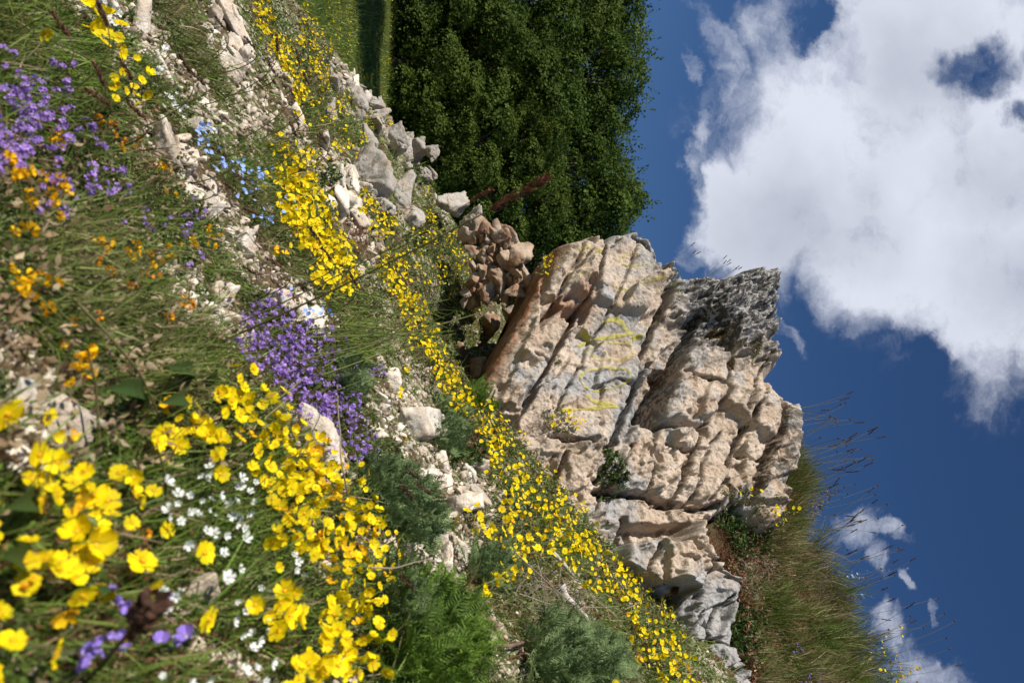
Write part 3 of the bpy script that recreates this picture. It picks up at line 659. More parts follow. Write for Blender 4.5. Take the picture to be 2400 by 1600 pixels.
# ---------------------------------------------------------------- where scree lies (polylines on the hill, half width)
SCREE = [([(180,0),(320,60),(430,200),(520,300)], 34), ([(490,-20),(520,60),(560,200),(600,270)], 40), ([(330,300),(420,380),(500,480),(560,580),(650,680),(740,770)], 42),
         ([(390,640),(470,700),(540,780)], 48), ([(-20,780),(40,900),(120,1060)], 62), ([(0,1070),(110,1000)], 50), ([(690,1010),(780,1100)], 44), ([(870,940),(950,960),(1000,1050)], 62),
         ([(950,870),(1010,960)], 34), ([(1000,1100),(1060,1150),(1130,1180)], 62), ([(880,1260),(1000,1320),(1080,1290)], 54), ([(740,370),(800,450),(850,570)], 46), ([(640,140),(690,330),(740,400)], 28),
         ([(380,1430),(470,1390)], 30), ([(400,1520),(560,1570),(800,1590)], 36), ([(790,160),(900,240),(1000,340),(1060,450)], 40), ([(1130,1470),(1200,1560)], 34), ([(720,1230),(740,1330)], 30), ([(0,1540),(60,1600)], 30), ([(260,120),(300,240)], 26), ([(560,560),(600,640)], 26)]
def scree_d(ix, iy):
    d = np.full(np.shape(ix), 1e9)
    for pl, w in SCREE: d = np.minimum(d, poly_dist(ix, iy, pl)-w)
    return d

# ---------------------------------------------------------------- stones
def ico(sub):
    bm = bmesh.new(); bmesh.ops.create_icosphere(bm, subdivisions=sub, radius=1.0)
    V = np.array([v.co[:] for v in bm.verts]); F = np.array([[v.index for v in f.verts] for f in bm.faces]); bm.free(); return V, F
def rock_shape(seed, sub, cuts=13, rough=.05, squash=(1, .75, .55), soft=.0):
    r = np.random.default_rng(seed); V, F = ico(sub); n = nrm(r.normal(size=(cuts, 3))); d = .42+.36*r.random(cuts)
    t = d/np.maximum(V@n.T, 1e-3); t = np.where(V@n.T > .05, t, 9); t.sort(1); rad = np.minimum(t[:, 0], 1.3); rad = rad-soft*np.exp(-(t[:, 1]-t[:, 0])/.05)
    V = V*rad[:, None]; V = V*np.array(squash)
    from mathutils import kdtree
    for num, ao, at_ in ((34, rough*.55, rough*1.6), (170, rough*.25, rough*1.3)):
        if sub < 4: break
        c = nrm(r.normal(size=(num, 3)))*np.array(squash)*.85; kd = kdtree.KDTree(num)
        for i_, b_ in enumerate(c): kd.insert(b_, i_)
        kd.balance(); q = np.array([kd.find(v)[1] for v in V.tolist()]); of = r.normal(size=num)*ao; tl = r.normal(size=(num, 3))*at_
        V = V*(1+of[q]+np.clip(np.einsum('ij,ij->i', tl[q], V-c[q]), -.1, .1))[:, None]
    if rough and sub > 4: V = V*(1+.055*ridged(V@np.array(((1.2, .3, 1.5), (.2, 1.3, 2.), (.3, .2, 7.5)))+seed, 3)[:, None])
    if rough: V = V*(1+.55*rough*fbm(V*2.3+seed, 4)[:, None]+rough*.6*ridged(V*5+seed, 3)[:, None])
    return V, F
STONE = [mesh('stone', *rock_shape(40+i, 4, 10+i % 4, .05, ((1, .8, .6), (1, .6, .45), (1, .85, .35), (1, .7, .7))[i % 4]), [M['stone']]) for i in range(10)]
BOULD = [mesh('boulder', *rock_shape(70+i, 5, 8+i, .075, (1, .8, .62), .05), [M['grey_stone']]) for i in range(4)]
REDR = [mesh('rubble', *rock_shape(90+i, 4, 8+i, .07, (1, .75, .6), .03), [M['red_stone']]) for i in range(7)]
BOULDP = [mesh('boulder', *rock_shape(120+i, 5, 10, .06, (1, .72, .5), .04), [M['stone']]) for i in range(3)]
def rand_rot(): return Quaternion(nrm(rng.normal(size=4)).tolist())
def put_stone(name, me, P, size, label, cat='stone', group=None, sink=.15, tilt=None):
    o = obj(name, me); o.location = (P[0], P[1], P[2]+size*(.3-sink)); o.rotation_mode = 'QUATERNION'
    o.rotation_quaternion = tilt if tilt is not None else Quaternion((0, 0, 1), rng.random()*6.28) @ Quaternion((1, 0, 0), rng.normal()*.5) @ Quaternion((0, 1, 0), rng.normal()*.5)
    s = size*.55; o.scale = (s*(.9+.2*rng.random()), s*(.85+.3*rng.random()), s*(.85+.3*rng.random()))
    return tag(o, label, cat, group)
STONES = [  # ix, iy, length px, shape set, label
    (532,52,118,'b','large porous white boulder with a hollowed side near the top of the frame'), (322,62,88,'s','square cream stone block with one flat sunlit face'), (372,338,104,'s','tall cream stone standing upright beside the orange vetch'),
    (428,368,76,'s','rounded tan stone leaning on the tall cream stone'), (245,8,80,'s','pale slab at the edge of the frame above the single yellow bloom'), (478,492,80,'s','wide pale stone below the blue flowers'),
    (505,700,86,'s','angular cream stone with a dark notch under the grass stems'), (720,762,86,'s','pale stone crossed by dark grass shadows beside the purple thyme'), (745,1068,190,'p','big white boulder between purple thyme and yellow rockroses'),
    (955,985,130,'s','long tan slab split by a white edge in the scree'), (1070,1292,96,'s','cream stone with a ridged back beside the foremost grey leaved rockrose'), (1035,1300,64,'s','pointed white stone leaning on the ridged cream stone'), (905,1290,80,'p','white stone below the green feathery shrub'),
    (1118,1178,36,'s','grey rounded stone at the end of the scree pile'), (1070,1150,44,'s','tan wedge of stone in the middle of the scree pile'), (40,1000,210,'p','blurred white slab behind the nearest big yellow flowers'), (40,1085,190,'p','blurred pale boulder under the nearest big yellow flowers'), (420,1400,150,'s','narrow cream slab under the dark grass head'),
    (430,1500,90,'s','grey shaded stone below the violet bells'), (10,770,70,'s','blurred cream stone at the bottom edge of the hillside'), (560,575,70,'s','ragged white stone above the blue flower patch end'), (425,745,70,'s','flat pale stone next to the dark broad leaves'), (890,1085,56,'s','pale stone at the tip of the purple thyme'),
    (640,160,50,'s','tilted grey stone in the grass under the yellow streaks'), (690,270,52,'s','tan rubble block in the grass between yellow streaks'), (640,690,60,'s','white stone between grass and the purple thyme'), (830,640,60,'s','grey stone between two dense yellow cushions'), (850,660,46,'s','shaded stone next to the grey leaf cushion'), (785,1560,90,'s','white stone in the corner under the yellow flowers'), (880,850,40,'s','small white stone beside the violet sprig')]
OUTCROP = [(880,420,150,'grey outcrop rock with a long shadowed ledge'), (945,455,100,'grey outcrop rock split by a crack below the ledge'), (975,510,92,'smooth grey rock with dark round holes'), (900,485,70,'angular cream outcrop rock below the split rock'), (850,395,90,'low grey ledge rock in front of the outcrop'),
           (790,195,50,'pale crest rock nearest to the meadow'), (838,240,74,'rugged grey crest rock with yellow flowers on it'), (888,258,80,'grey crest rock standing out against the meadow'), (890,300,60,'pale broken crest rock under the grey one'), (940,338,78,'sloping grey crest rock against the dark wood'), (975,362,70,'whitish crest rock above the yellow crest flowers'),
           (1000,410,70,'small grey crest rock among low plants'), (1065,480,86,'dark cracked crest rock beside the red grass heads'), (1110,520,66,'pale crest rock at the edge of the rubble'), (930,350,66,'grey crest rock in the middle of the ridge'), (1020,355,50,'low pale rock on the ridge under the wood'), (870,330,60,'pale broken rock below the ridge'), (780,262,56,'flat pale rock in the flower streaks below the ridge')]
def build_stones():
    for ix, iy, L, kd, lb in STONES:
        P, ok = ghit(ix, iy); P = P[0]; size = L*P[1]/1600*1.15
        put_stone('limestone_stone', {'s': STONE, 'b': BOULD, 'p': BOULDP}[kd][int(rng.integers(0, {'s': 10, 'b': 4, 'p': 3}[kd]))], P, size, lb, sink=.22)
        if kd == 'b': C.objects[-1].data = BOULDP[0]
    for ix, iy, L, lb in OUTCROP:
        y = None; P, ok = ghit(ix-18, iy); P = P[0] if ok[0] else ghit(ix-70, iy)[0][0]
        wx, wz = world_dir(ix, iy); y = min(P[1], 5.3); P = np.array((wx*y, y, wz*y))
        o = put_stone('outcrop_rock', BOULD[int(rng.integers(0, 4))], P, L*y/1600*.95, lb, 'rock', sink=.38)
    for q in range(34):
        t_ = rng.random(); ix = np.interp(t_, (0, .3, .5, .75, 1), (790, 890, 930, 985, 1090))-6-50*rng.random(); iy = np.interp(t_, (0, .3, .5, .75, 1), (190, 250, 300, 360, 500))+10*rng.normal(); P, ok = ghit(ix, iy); P = P[0]
        put_stone('outcrop_rock', BOULD[int(rng.integers(0, 4))], P, (22+34*rng.random())*min(P[1], 5.3)/1600*1.2, 'small grey ledge stone set in the rocky crest', 'rock', 'ledge stones of the crest', sink=.36)
    # the red-brown rubble that shades the hollow under the rock face
    RUB = [(1170,610,95,3.62,'large red brown rubble boulder shading the hollow'), (1130,660,84,3.5,'broken red rubble boulder under the heap'), (1215,640,66,3.55,'rubble boulder capped by small flowers'), (1150,760,90,3.95,'dark brown rock inside the hollow'), (1195,735,50,3.85,'rock wedged under the overhang'), (1095,800,110,4.05,'dark wall rock at the back of the hollow'), (1120,860,90,3.6,'brown rock at the foot of the hollow'), (1150,560,90,3.6,'tan rubble rock with a flat cap'), (1070,850,90,3.8,'shaded rock behind the yellow flower lip'), (1190,565,66,3.6,'topmost rubble rock with a shadowed underside'), (1228,600,56,3.58,'pale rubble rock against the dark wood')]
    for ix, iy, L, y, lb in RUB:
        wx, wz = world_dir(ix, iy); put_stone('rubble_rock', REDR[int(rng.integers(0, 7))], np.array((wx*y, y, wz*y)), L*y/1600*1.15, lb, 'rock', sink=.3)
    for k in range(140):
        iy = 545+165*rng.random(); ix = np.interp(iy, (540, 600, 650, 700, 790), (1185, 1225, 1235, 1215, 1150))-8-rng.random()*np.interp(iy, (540, 700, 790), (100, 130, 90)); y = 3.36+.12*rng.random(); wx, wz = world_dir(ix, iy)
        put_stone('rubble_rock', REDR[int(rng.integers(0, 7))], np.array((wx*y, y, wz*y)), (14+40*rng.random()**2)*y/1600*1.25, 'small red brown chunk in the rubble heap left of the rock face', 'rock', 'chunks of the rubble heap', sink=.3)
    ZN = [(1, 30, 'small white stone in the strip of stones leading down from the porous boulder', 'stones below the porous boulder'), (2, 46, 'pale stone in the long strip between the upright cream stone and the thyme', 'stones of the long strip'), (3, 18, 'pale stone heaped around the notched cream stone', 'stones around the notched stone'),
          (4, 16, 'blurred cream chip in the scree at the bottom edge', 'blurred scree chips'), (7, 34, 'cream stone chip scattered around the long tan slab', 'chips around the tan slab'), (9, 40, 'angular cream chip in the scree pile between thyme and rock face', 'chips of the scree pile'), (10, 26, 'white stone in the scree beside the feathery shrub', 'stones beside the feathery shrub'),
          (11, 30, 'small pale stone in the gully below the grey outcrop', 'stones of the gully'), (0, 16, 'pale stone in the grass near the square cream block', 'stones near the square block'), (15, 20, 'small pale stone along the rocky crest', 'stones of the crest'), (14, 14, 'white stone half buried at the corner under yellow flowers', 'stones in the corner')]
    for zi, n, lb, gr in ZN:
        pl, w = SCREE[zi]; pl = np.array(pl, float); seg = np.r_[0, np.cumsum(np.hypot(*np.diff(pl, axis=0).T))]
        s = rng.random(n)*seg[-1]; ix = np.interp(s, seg, pl[:, 0])+rng.normal(size=n)*w*.55; iy = np.interp(s, seg, pl[:, 1])+rng.normal(size=n)*w*.55
        P, ok = ghit(ix, iy)
        for p, k in zip(P, ok):
            if k: put_stone('limestone_stone', STONE[int(rng.integers(0, 10))], p, (18+46*rng.random()**2)*p[1]/1600*(1.35 if p[1] < 3 else 1.0), lb, 'stone', gr, sink=.22)
build_stones()
def build_gravel():
    n = 70000; ix = rng.random(n)*1800-60; iy = rng.random(n)*1760-80; d = scree_d(ix, iy); nz = fbm(p3(ix/70, iy/70), 3)
    keep = ((d+40*nz < 4) & (rng.random(n) < .6)) | ((rng.random(n) < .06+.2*(nz > .14))); ix, iy, d = ix[keep], iy[keep], d[keep]
    P, ok = ghit(ix, iy); P, d = P[ok], d[ok]; n = len(P); big = np.where(d < 10, 1.0, .6)
    size = (4+19*rng.random(n)**2.6)*np.clip(P[:, 1], .7, 5.5)/1600*big*np.where(P[:, 1] < 1.2, 1.5, 1.0); P[:, 2] += size*.15
    mb = MB(); kind = rng.integers(0, 6, n)
    for k in range(6):
        V, F = rock_shape(300+k, 2, 8, 0, (1, .7, .5), 0); mk = kind == k
        mb.scatter((V, F), frames(rng.normal(size=(mk.sum(), 3)), scale=size[mk]*.62), P[mk])
    mt, k, b = material('gravel_chips', .9, .2); geo = k.node('ShaderNodeNewGeometry'); r = geo.outputs['Random Per Island']
    col = k.mix(r, (.78, .69, .58), (.48, .39, .30)); col = k.mix(k.rng(k.math('FRACT', k.math('MULTIPLY', r, 13.7)), .5, .9), col, (.24, .19, .15)); col = k.mix(k.rng(k.noise(geo.outputs['Position'], 60, 4, .7), .45, .7), col, (.26, .20, .14))
    k.l.new(col, b.inputs['Base Color'])
    tag(obj('gravel', mb.build('gravel', [mt])), None, None, None, 'stuff')
build_gravel()

# ---------------------------------------------------------------- plant tissue
M['yellow'] = leafy('yellow_petal', (.92, .77, .008), (.90, .66, .004), transl=.30, rough=.6, island=False, spec=.15)
M['centre'] = plain('orange_stamens', (.74, .38, .01), (.82, .52, .02), 300, .8, .1)
M['orange'] = leafy('orange_petal', (.85, .42, .012), (.70, .22, .015), transl=.3, rough=.6, island=True, spec=.15)
M['golden'] = leafy('golden_petal', (.90, .58, .01), (.85, .45, .008), transl=.3, rough=.6, island=True, spec=.15)
M['purple'] = leafy('purple_petal', (.36, .20, .62), (.50, .32, .78), transl=.3, rough=.6, island=True, spec=.15)
M['violet'] = leafy('violet_petal', (.25, .16, .60), (.36, .24, .72), transl=.3, rough=.6, island=True, spec=.15)
M['blue'] = leafy('blue_petal', (.24, .40, .86), (.34, .50, .90), transl=.3, rough=.6, island=True, spec=.15)
M['white'] = leafy('white_petal', (.86, .87, .84), (.80, .82, .80), transl=.3, rough=.6, island=True, spec=.15)
M['leaf_grey'] = leafy('grey_green_leaves', (.15, .19, .065), (.26, .28, .14), (.13, .17, .05), transl=.25)
M['leaf_green'] = leafy('green_leaves', (.08, .145, .022), (.16, .235, .045), (.12, .15, .04), transl=.3)
M['leaf_dark'] = leafy('dark_green_leaves', (.032, .072, .014), (.07, .125, .026), (.06, .09, .022), transl=.25)
M['leaf_blue'] = leafy('blue_green_fronds', (.13, .205, .075), (.24, .32, .14), (.14, .20, .075), transl=.3)
M['leaf_fresh'] = leafy('fresh_green_fronds', (.10, .19, .025), (.20, .31, .045), (.11, .18, .035), transl=.35)
M['grass'] = leafy('grass_blades', (.11, .19, .028), (.24, .32, .065), (.22, .22, .08), transl=.3, pscale=2.4, rough=.5)
M['grass_bank'] = leafy('bank_grass_blades', (.075, .135, .018), (.16, .22, .035), (.20, .18, .06), transl=.3, pscale=2.8, rough=.5)
M['straw'] = leafy('dry_straw', (.48, .39, .25), (.30, .21, .12), (.22, .13, .07), transl=.25, pscale=8)
M['brown'] = leafy('brown_dry_leaves', (.15, .07, .035), (.28, .13, .06), (.10, .05, .03), transl=.2, pscale=8)
M['stem'] = leafy('green_stem', (.10, .12, .035), (.16, .13, .05), transl=.1)
M['redstem'] = leafy('reddish_stem', (.16, .06, .035), (.22, .10, .05), transl=.1)
M['twig'] = leafy('dry_twig', (.42, .36, .29), (.26, .20, .15), transl=.05)
M['wood'] = plain('weathered_wood', (.36, .32, .28), (.60, .55, .50), 14, .9, .8, 40, .004)
M['root'] = plain('brown_root', (.10, .06, .04), (.22, .15, .10), 20, .95, .8, 60, .004)
M['head'] = leafy('seed_head', (.09, .05, .035), (.17, .09, .06), transl=.1)
M['redhead'] = leafy('red_seed_head', (.20, .085, .05), (.13, .05, .035), transl=.15)
M['moss'] = leafy('ochre_moss', (.16, .10, .015), (.10, .07, .012), transl=.1)
M['redleaf'] = leafy('red_leaves', (.26, .06, .03), (.15, .05, .03), transl=.25)

def petal(w, cup, curl=.06, tip=.35, r0=.10, wob=0, r=None):
    t = np.array([r0, .4, .72, .93, 1.0]); hw = w*np.array([.14, .66, 1.0, .82, tip]); s = np.array([-1, 0, 1])
    V = np.stack([np.broadcast_to(t[:, None], (5, 3)), hw[:, None]*s, (cup*t**1.5)[:, None]+curl*(s**2)[None]*t[:, None]], -1)
    V[4, 1, 0] -= .07
    if r is not None and wob: V = V+r.normal(size=V.shape)*wob*t[:, None, None]
    return V.reshape(-1, 3), grid_faces(5, 3)
def rotz(V, a): c, s = math.cos(a), math.sin(a); return np.stack([V[:, 0]*c-V[:, 1]*s, V[:, 0]*s+V[:, 1]*c, V[:, 2]], -1)
def dome(r, h, z0, sides=9):
    V = [(0, 0, z0+h)]; F = []
    for k, (rr, zz) in enumerate(((.55, .8), (1, .3), (.8, -.2))):
        V += [(r*rr*math.cos(a), r*rr*math.sin(a), z0+h*zz) for a in np.arange(sides)*2*math.pi/sides]
    F3 = [(0, 1+i, 1+(i+1) % sides) for i in range(sides)]
    F4 = [(1+k*sides+i, 1+(k+1)*sides+i, 1+(k+1)*sides+(i+1) % sides, 1+k*sides+(i+1) % sides) for k in range(2) for i in range(sides)]
    return np.array(V), np.array(F3), np.array(F4)
def flower_mb(seed, w, cup, np_=5, wob=.03, centre=(.21, .16), tip=.35, missing=0):
    r = np.random.default_rng(seed); mb = MB()
    for k in range(np_-missing):
        V, F = petal(w*(.93+.14*r.random()), cup+.07*r.normal(), .05+.05*r.random(), tip, .08, wob, r); V[:, 2] += .012*(k % 3)
        mb.add(rotz(V, k*2*math.pi/np_+.09*r.normal()), F, 0)
    if centre:
        V, F3, F4 = dome(centre[0], centre[1], .02); mb.add(V, F3, 1); mb.add(V, F4, 1)
        for a in range(11): # stamens
            an = a*.57+r.random(); rr = .13+.15*r.random(); p = np.array((rr*math.cos(an), rr*math.sin(an), .10)); mb.tube([p*.5, p, p+np.array((p[0]*.35, p[1]*.35, .14))], [.012, .012, .035], 3, 1)
    return mb
def blob_head(seed, n, lobes, sz):
    """a knot of small lipped florets"""
    r = np.random.default_rng(seed); mb = MB()
    for i in range(n):
        d = nrm(r.normal(size=3)+np.array((0, 0, .9))); c = d*(.45+.3*r.random()); Z = d; X = nrm(np.cross(Z, r.normal(size=3))); Y = np.cross(Z, X); Rm = np.stack([X, Y, Z], -1)
        for k in range(lobes):
            V, F = petal(.42, .25, .05, .4); V = rotz(V, k*2*math.pi/lobes)*sz*(1.25 if k == 0 else .95); mb.add(V@Rm.T+c, F, 0)
    return mb
def keel_head(seed, n, drop=0.0):
    """a vetch umbel: keeled flowers set around the top of the stalk"""
    r = np.random.default_rng(seed); mb = MB()
    for i in range(n):
        an = i*2*math.pi/n+.3*r.normal(); d = nrm(np.array((math.cos(an), math.sin(an), .15+.3*r.random()-drop))); X = d; Z = nrm(UP-X*X[2]); Y = np.cross(Z, X); Rm = np.stack([X, Y, Z], -1); c = d*.30
        for sgn in (-1, 1):   # two wings closed over the keel
            V, F = petal(.30, .10, .0, .4); V = V*.78; V = np.stack([V[:, 0], V[:, 2]*.6*sgn+.09*sgn, V[:, 1]*.9], -1); mb.add(V@Rm.T+c, F, 0)
        V, F = petal(.50, .05, .10, .6); V = V*.72; V = np.stack([V[:, 0]*.55+.12, V[:, 1], V[:, 0]*.75+.1], -1); mb.add(V@Rm.T+c, F, 0)   # the raised banner
    return mb
FL = {'yellow': [flower_mb(1, .50, .16, wob=.04).build('flower', [M['yellow'], M['centre']], True), flower_mb(2, .49, .02, wob=.04).build('flower', [M['yellow'], M['centre']], True), flower_mb(3, .47, .38, wob=.06).build('flower', [M['yellow'], M['centre']], True), flower_mb(4, .52, .10, wob=.07).build('flower', [M['yellow'], M['centre']], True), flower_mb(5, .46, .95, wob=.05).build('flower', [M['yellow'], M['centre']], True), flower_mb(6, .42, .45, wob=.10, missing=1).build('flower', [M['golden'], M['centre']], True)],
      'white': [flower_mb(11, .36, .38, centre=(.15, .14), tip=.62).build('flower', [M['white'], M['leaf_fresh']], True), flower_mb(12, .36, .6, centre=(.15, .14), tip=.62).build('flower', [M['white'], M['leaf_fresh']], True)],
      'blue': [flower_mb(21, .58, .05, centre=(.16, .08), wob=.02).build('flower', [M['blue'], M['white']], True), flower_mb(22, .58, .2, centre=(.16, .08), wob=.02).build('flower', [M['blue'], M['white']], True)],
      'purple': [blob_head(31+i, 4+i, 4, .62).build('flower', [M['purple']], True) for i in range(3)],
      'violet': [flower_mb(41, .5, .9, centre=(.14, .2)).build('flower', [M['violet'], M['white']], True)],
      'vetch': [keel_head(51+i, 5+i).build('flower_head', [M['golden']], True) for i in range(3)],
      'orange': [keel_head(61+i, 4+i, .25).build('flower_head', [M['orange']], True) for i in range(3)]}
LANCE = (np.array([(0, 0, 0), (.17, .42, .05), (.10, .75, .02), (0, 1, -.06), (-.10, .75, .02), (-.17, .42, .05), (0, .45, 0)], float), np.array([(0, 1, 6), (1, 2, 6), (2, 3, 6), (3, 4, 6), (4, 5, 6), (5, 0, 6)]))
SCALE4 = (np.array([(0, 0, 0), (.2, .5, .08), (0, 1, 0), (-.2, .5, .08)], float), np.array([(0, 1, 2), (0, 2, 3)]))
def blade(bend, w=.02, n=4):
    t = np.linspace(0, 1, n+1); y = t*np.cos(bend*t*.6); z = bend*t*t*.55; hw = w*(1-t**2.2)+.0006
    V = np.stack([np.stack([-hw, y, -z], -1), np.stack([hw, y, -z], -1)], 1).reshape(-1, 3); return V, grid_faces(n+1, 2)
BLADES = [blade(b, w) for b, w in ((.15, .013), (.45, .013), (.8, .015), (1.15, .012))]
def frond(seed):
    """a finely cut feathery leaf"""
    r = np.random.default_rng(seed); mb = MB(); mb.add(*blade(.35, .016))
    for i in range(13):
        t = .18+.78*i/12; L = .34*(1-.6*abs(t-.45)); c = np.array((0, t*math.cos(.35*t*.6), -.35*t*t*.55))
        for sg in (-1, 1):
            d = nrm(np.array((sg*.85, .55, .15*r.normal()))); Mx = yframes(d[None], np.array([(0, .1, 1.)]), L, .55); mb.scatter(SCALE4, Mx, c[None])
            for q in (.5, .8):
                d2 = nrm(d+np.array((.2*r.normal()-sg*.5, .8*r.choice((-1, 1)), .3*r.normal()))); mb.scatter(SCALE4, yframes(d2[None], np.array([(0, .1, 1.)]), L*.45, .6), (c+d*L*q)[None])
    V = np.concatenate(mb.V); T = np.concatenate(mb.T); Q = np.concatenate(mb.Q); T = np.concatenate([T, Q[:, [0, 1, 2]], Q[:, [0, 2, 3]]]); return V, T
FROND = [frond(i) for i in range(3)]

# ---------------------------------------------------------------- plants
def surf(ix, iy, h, where):
    if where == 'hill':
        P, ok = ghit(ix, iy, h); N = hnorm(P); return P, nrm(N+UP), ok
    if where == 'cliff':
        P = cliff_at(ix, iy)+h[:, None]*nrm(CN*.8+UP*.6); return P, np.broadcast_to(nrm(CN*.8+UP*.6), P.shape), np.ones(len(P), bool)
    P = bank_at(ix, iy)+h[:, None]*BN; return P, np.broadcast_to(nrm(BN+UP*.5), P.shape), np.ones(len(P), bool)
def in_ell(n, e, k=1.0):
    ix, iy, rx, ry, rot = e[:5]; r = np.sqrt(rng.random(n))*k; a = rng.random(n)*2*np.pi; x = rx*r*np.cos(a); y = ry*r*np.sin(a); c, s = math.cos(R(rot)), math.sin(R(rot))
    return ix+x*c-y*s, iy+x*s+y*c, r/k
def spaced(n, e, mind):
    nc = max(2, n//4); cx, cy, _ = in_ell(nc, e); j = rng.integers(0, nc, n*4); sg = min(e[2], e[3])*.16+mind*.9; gx, gy = cx[j]+rng.normal(size=n*4)*sg, cy[j]+rng.normal(size=n*4)*sg; ux, uy, _ = in_ell(n, e); px, py = np.r_[gx, ux], np.r_[gy, uy]; pm = rng.permutation(len(px)); px, py = px[pm], py[pm]; kx, ky = [], []
    for x, y in zip(px, py):
        if len(kx) >= n: break
        if not kx or np.min(np.hypot(np.array(kx)-x, np.array(ky)-y)) > mind: kx.append(x); ky.append(y)
    return np.array(kx), np.array(ky)
LEAFKIND = {  # template, leaf length, width factor, leaf materials with shares, density, stem material
    'rockrose': (LANCE, .013, 1.15, (('leaf_grey', .45), ('leaf_green', .40), ('straw', .09), ('brown', .06)), 2.0, 'stem'), 'silver': (LANCE, .012, 1.3, (('leaf_grey', .75), ('leaf_green', .1), ('straw', .15)), 2.4, 'twig'),
    'thyme': (LANCE, .007, 1.7, (('leaf_dark', .45), ('leaf_green', .40), ('brown', .15)), 2.6, 'redstem'), 'fine': (LANCE, .011, .8, (('leaf_green', .75), ('leaf_fresh', .15), ('straw', .1)), 2.2, 'stem'),
    'vetch': (LANCE, .009, 1.7, (('leaf_green', .7), ('leaf_dark', .2), ('straw', .1)), 1.4, 'stem'), 'dark': (LANCE, .016, 1.5, (('leaf_dark', .9), ('leaf_green', .1)), 2.6, 'redstem')}
def plant(name, label, cat, ells, fl, fsize, H, leaf='rockrose', where='hill', group=None, fol=1.0, face=(.5, .35, .3), fk=1.15, facej=.62, sizej=.24):
    pxs, pys = [], []
    for e in ells:
        if e[5] <= 0: continue
        if e[5] == 1 and e[2] < 12: pxs.append(np.array([e[0]])); pys.append(np.array([e[1]])); continue
        d0 = ghit(e[0], e[1])[0][0, 1] if where == 'hill' else 3.2
        a, b = spaced(int(e[5]), e, fsize*1600/d0*(.80 if d0 < 1.5 else .52)); pxs.append(a); pys.append(b)
    px = np.concatenate(pxs) if pxs else np.zeros(0); py = np.concatenate(pys) if pys else np.zeros(0); n = len(px)
    hh = H*(.78+.45*rng.random(n)); P, N, ok = surf(px, py, hh, where); P, N, hh = P[ok], N[ok], hh[ok]; n = len(P)
    # foliage
    tmpl, L, wf, mats, dens, stm = LEAFKIND[leaf]; mb = MB(); mlist = [M[k] for k, _ in mats]+[M[stm]]; base = []
    for e in ells:
        d0 = ghit(e[0], e[1])[0][0, 1] if where == 'hill' else 3.2
        area = math.pi*e[2]*e[3]*(d0/1600)**2*2.0; nl = int(np.clip(fol*dens*area/(L*L*.35), 30, 5200)); ns = max(6, nl//14)
        fx, fy, r = in_ell(ns, e, fk); h = H*(.25+.75*rng.random(ns))*np.sqrt(np.clip(1.05-r*r, .1, 1)); Q, QN, k2 = surf(fx, fy, 0*h, where); Q, QN, h = Q[k2], QN[k2], h[k2]
        if len(Q) == 0: continue
        base.append(Q.mean(0)); tip = Q+(nrm(QN+.45*rng.normal(size=Q.shape)))*h[:, None]
        mid = (Q+tip)/2+rng.normal(size=Q.shape)*.12*h[:, None]
        for a, b, c in zip(Q[::2], mid[::2], tip[::2]): mb.tube([a, b, c], [L*.05, L*.045, L*.03], 3, len(mats))
        ii = rng.integers(0, len(Q), nl); t = rng.random(nl)**.7
        B = np.where((t < .5)[:, None], Q[ii]+(mid[ii]-Q[ii])*(2*t)[:, None], mid[ii]+(tip[ii]-mid[ii])*(2*t-1)[:, None])
        D = nrm(tip[ii]-Q[ii]); Y = nrm(rng.normal(size=(nl, 3))*.8+D*.75); NN = nrm(D+rng.normal(size=(nl, 3))*.5); sc = L*(.6+.7*rng.random(nl)); which = rng.random(nl); c0 = 0
        for mi, (_, sh) in enumerate(mats):
            mk = (which >= c0) & (which < c0+sh); c0 += sh; mb.scatter(tmpl, yframes(Y[mk], NN[mk], sc[mk], wf), B[mk], mi)
    loc = np.mean(base, 0) if base else P.mean(0)
    # flower stalks
    for p, h, nv in zip(P, hh, N):
        g = p-nv*h+rng.normal(size=3)*h*.28
        if where == 'hill': g[2] = hz(g[0], g[1])
        mb.tube([g, (g+p)/2+rng.normal(size=3)*h*.07, p-.15*fsize*nv], [fsize*.035, fsize*.03, fsize*.025], 3, len(mats))
    t = empty(name, loc.tolist(), label, cat, group)
    if mb.n:
        for a in mb.V: a -= loc
        obj('foliage', mb.build('foliage', mlist), t)
    if fl is None or n == 0: return t
    Z = nrm(face[0]*SUNV+face[1]*tocam(P)+face[2]*UP+facej*rng.normal(size=P.shape)); Fm = frames(Z); S = fsize*.5*(1+sizej*rng.normal(size=n)).clip(.6, 1.4)
    order = np.argsort(P[:, 1]); meshes = FL[fl]; rest = MB()
    for q, i in enumerate(order):
        k = int(rng.choice(len(meshes), p=[.26, .24, .18, .15, .11, .06] if fl == 'yellow' else None))
        if q < 100:
            o = obj(meshes[k].name.split('.')[0], meshes[k], t); o.location = P[i]-loc; o.rotation_mode = 'QUATERNION'
            o.rotation_quaternion = Matrix(Fm[i].tolist()).to_quaternion(); o.scale = (S[i],)*3
        else: rest_add(rest, meshes[k], Fm[i]*S[i], P[i]-loc)
    if rest.n: tag(obj('flower_mass', rest.build('flower_mass', list(meshes[0].materials), True), t), None, None, None, 'stuff')
    return t
_mc = {}
def rest_add(mb, me, Mx, p):
    if me.name not in _mc:
        V = np.array([v.co[:] for v in me.vertices]); _mc[me.name] = (V, [(np.array([f.vertices[:] for f in me.polygons if len(f.vertices) == k and f.material_index == m]), m) for k in (3, 4) for m in (0, 1)])
    V, fs = _mc[me.name]; W = V@Mx.T+p; off = mb.n; mb.V.append(W); mb.n += len(W)
    for F, m in fs:
        if len(F): (mb.T if F.shape[1] == 3 else mb.Q).append(F+off); (mb.mt if F.shape[1] == 3 else mb.mq).append(np.full(len(F), m))
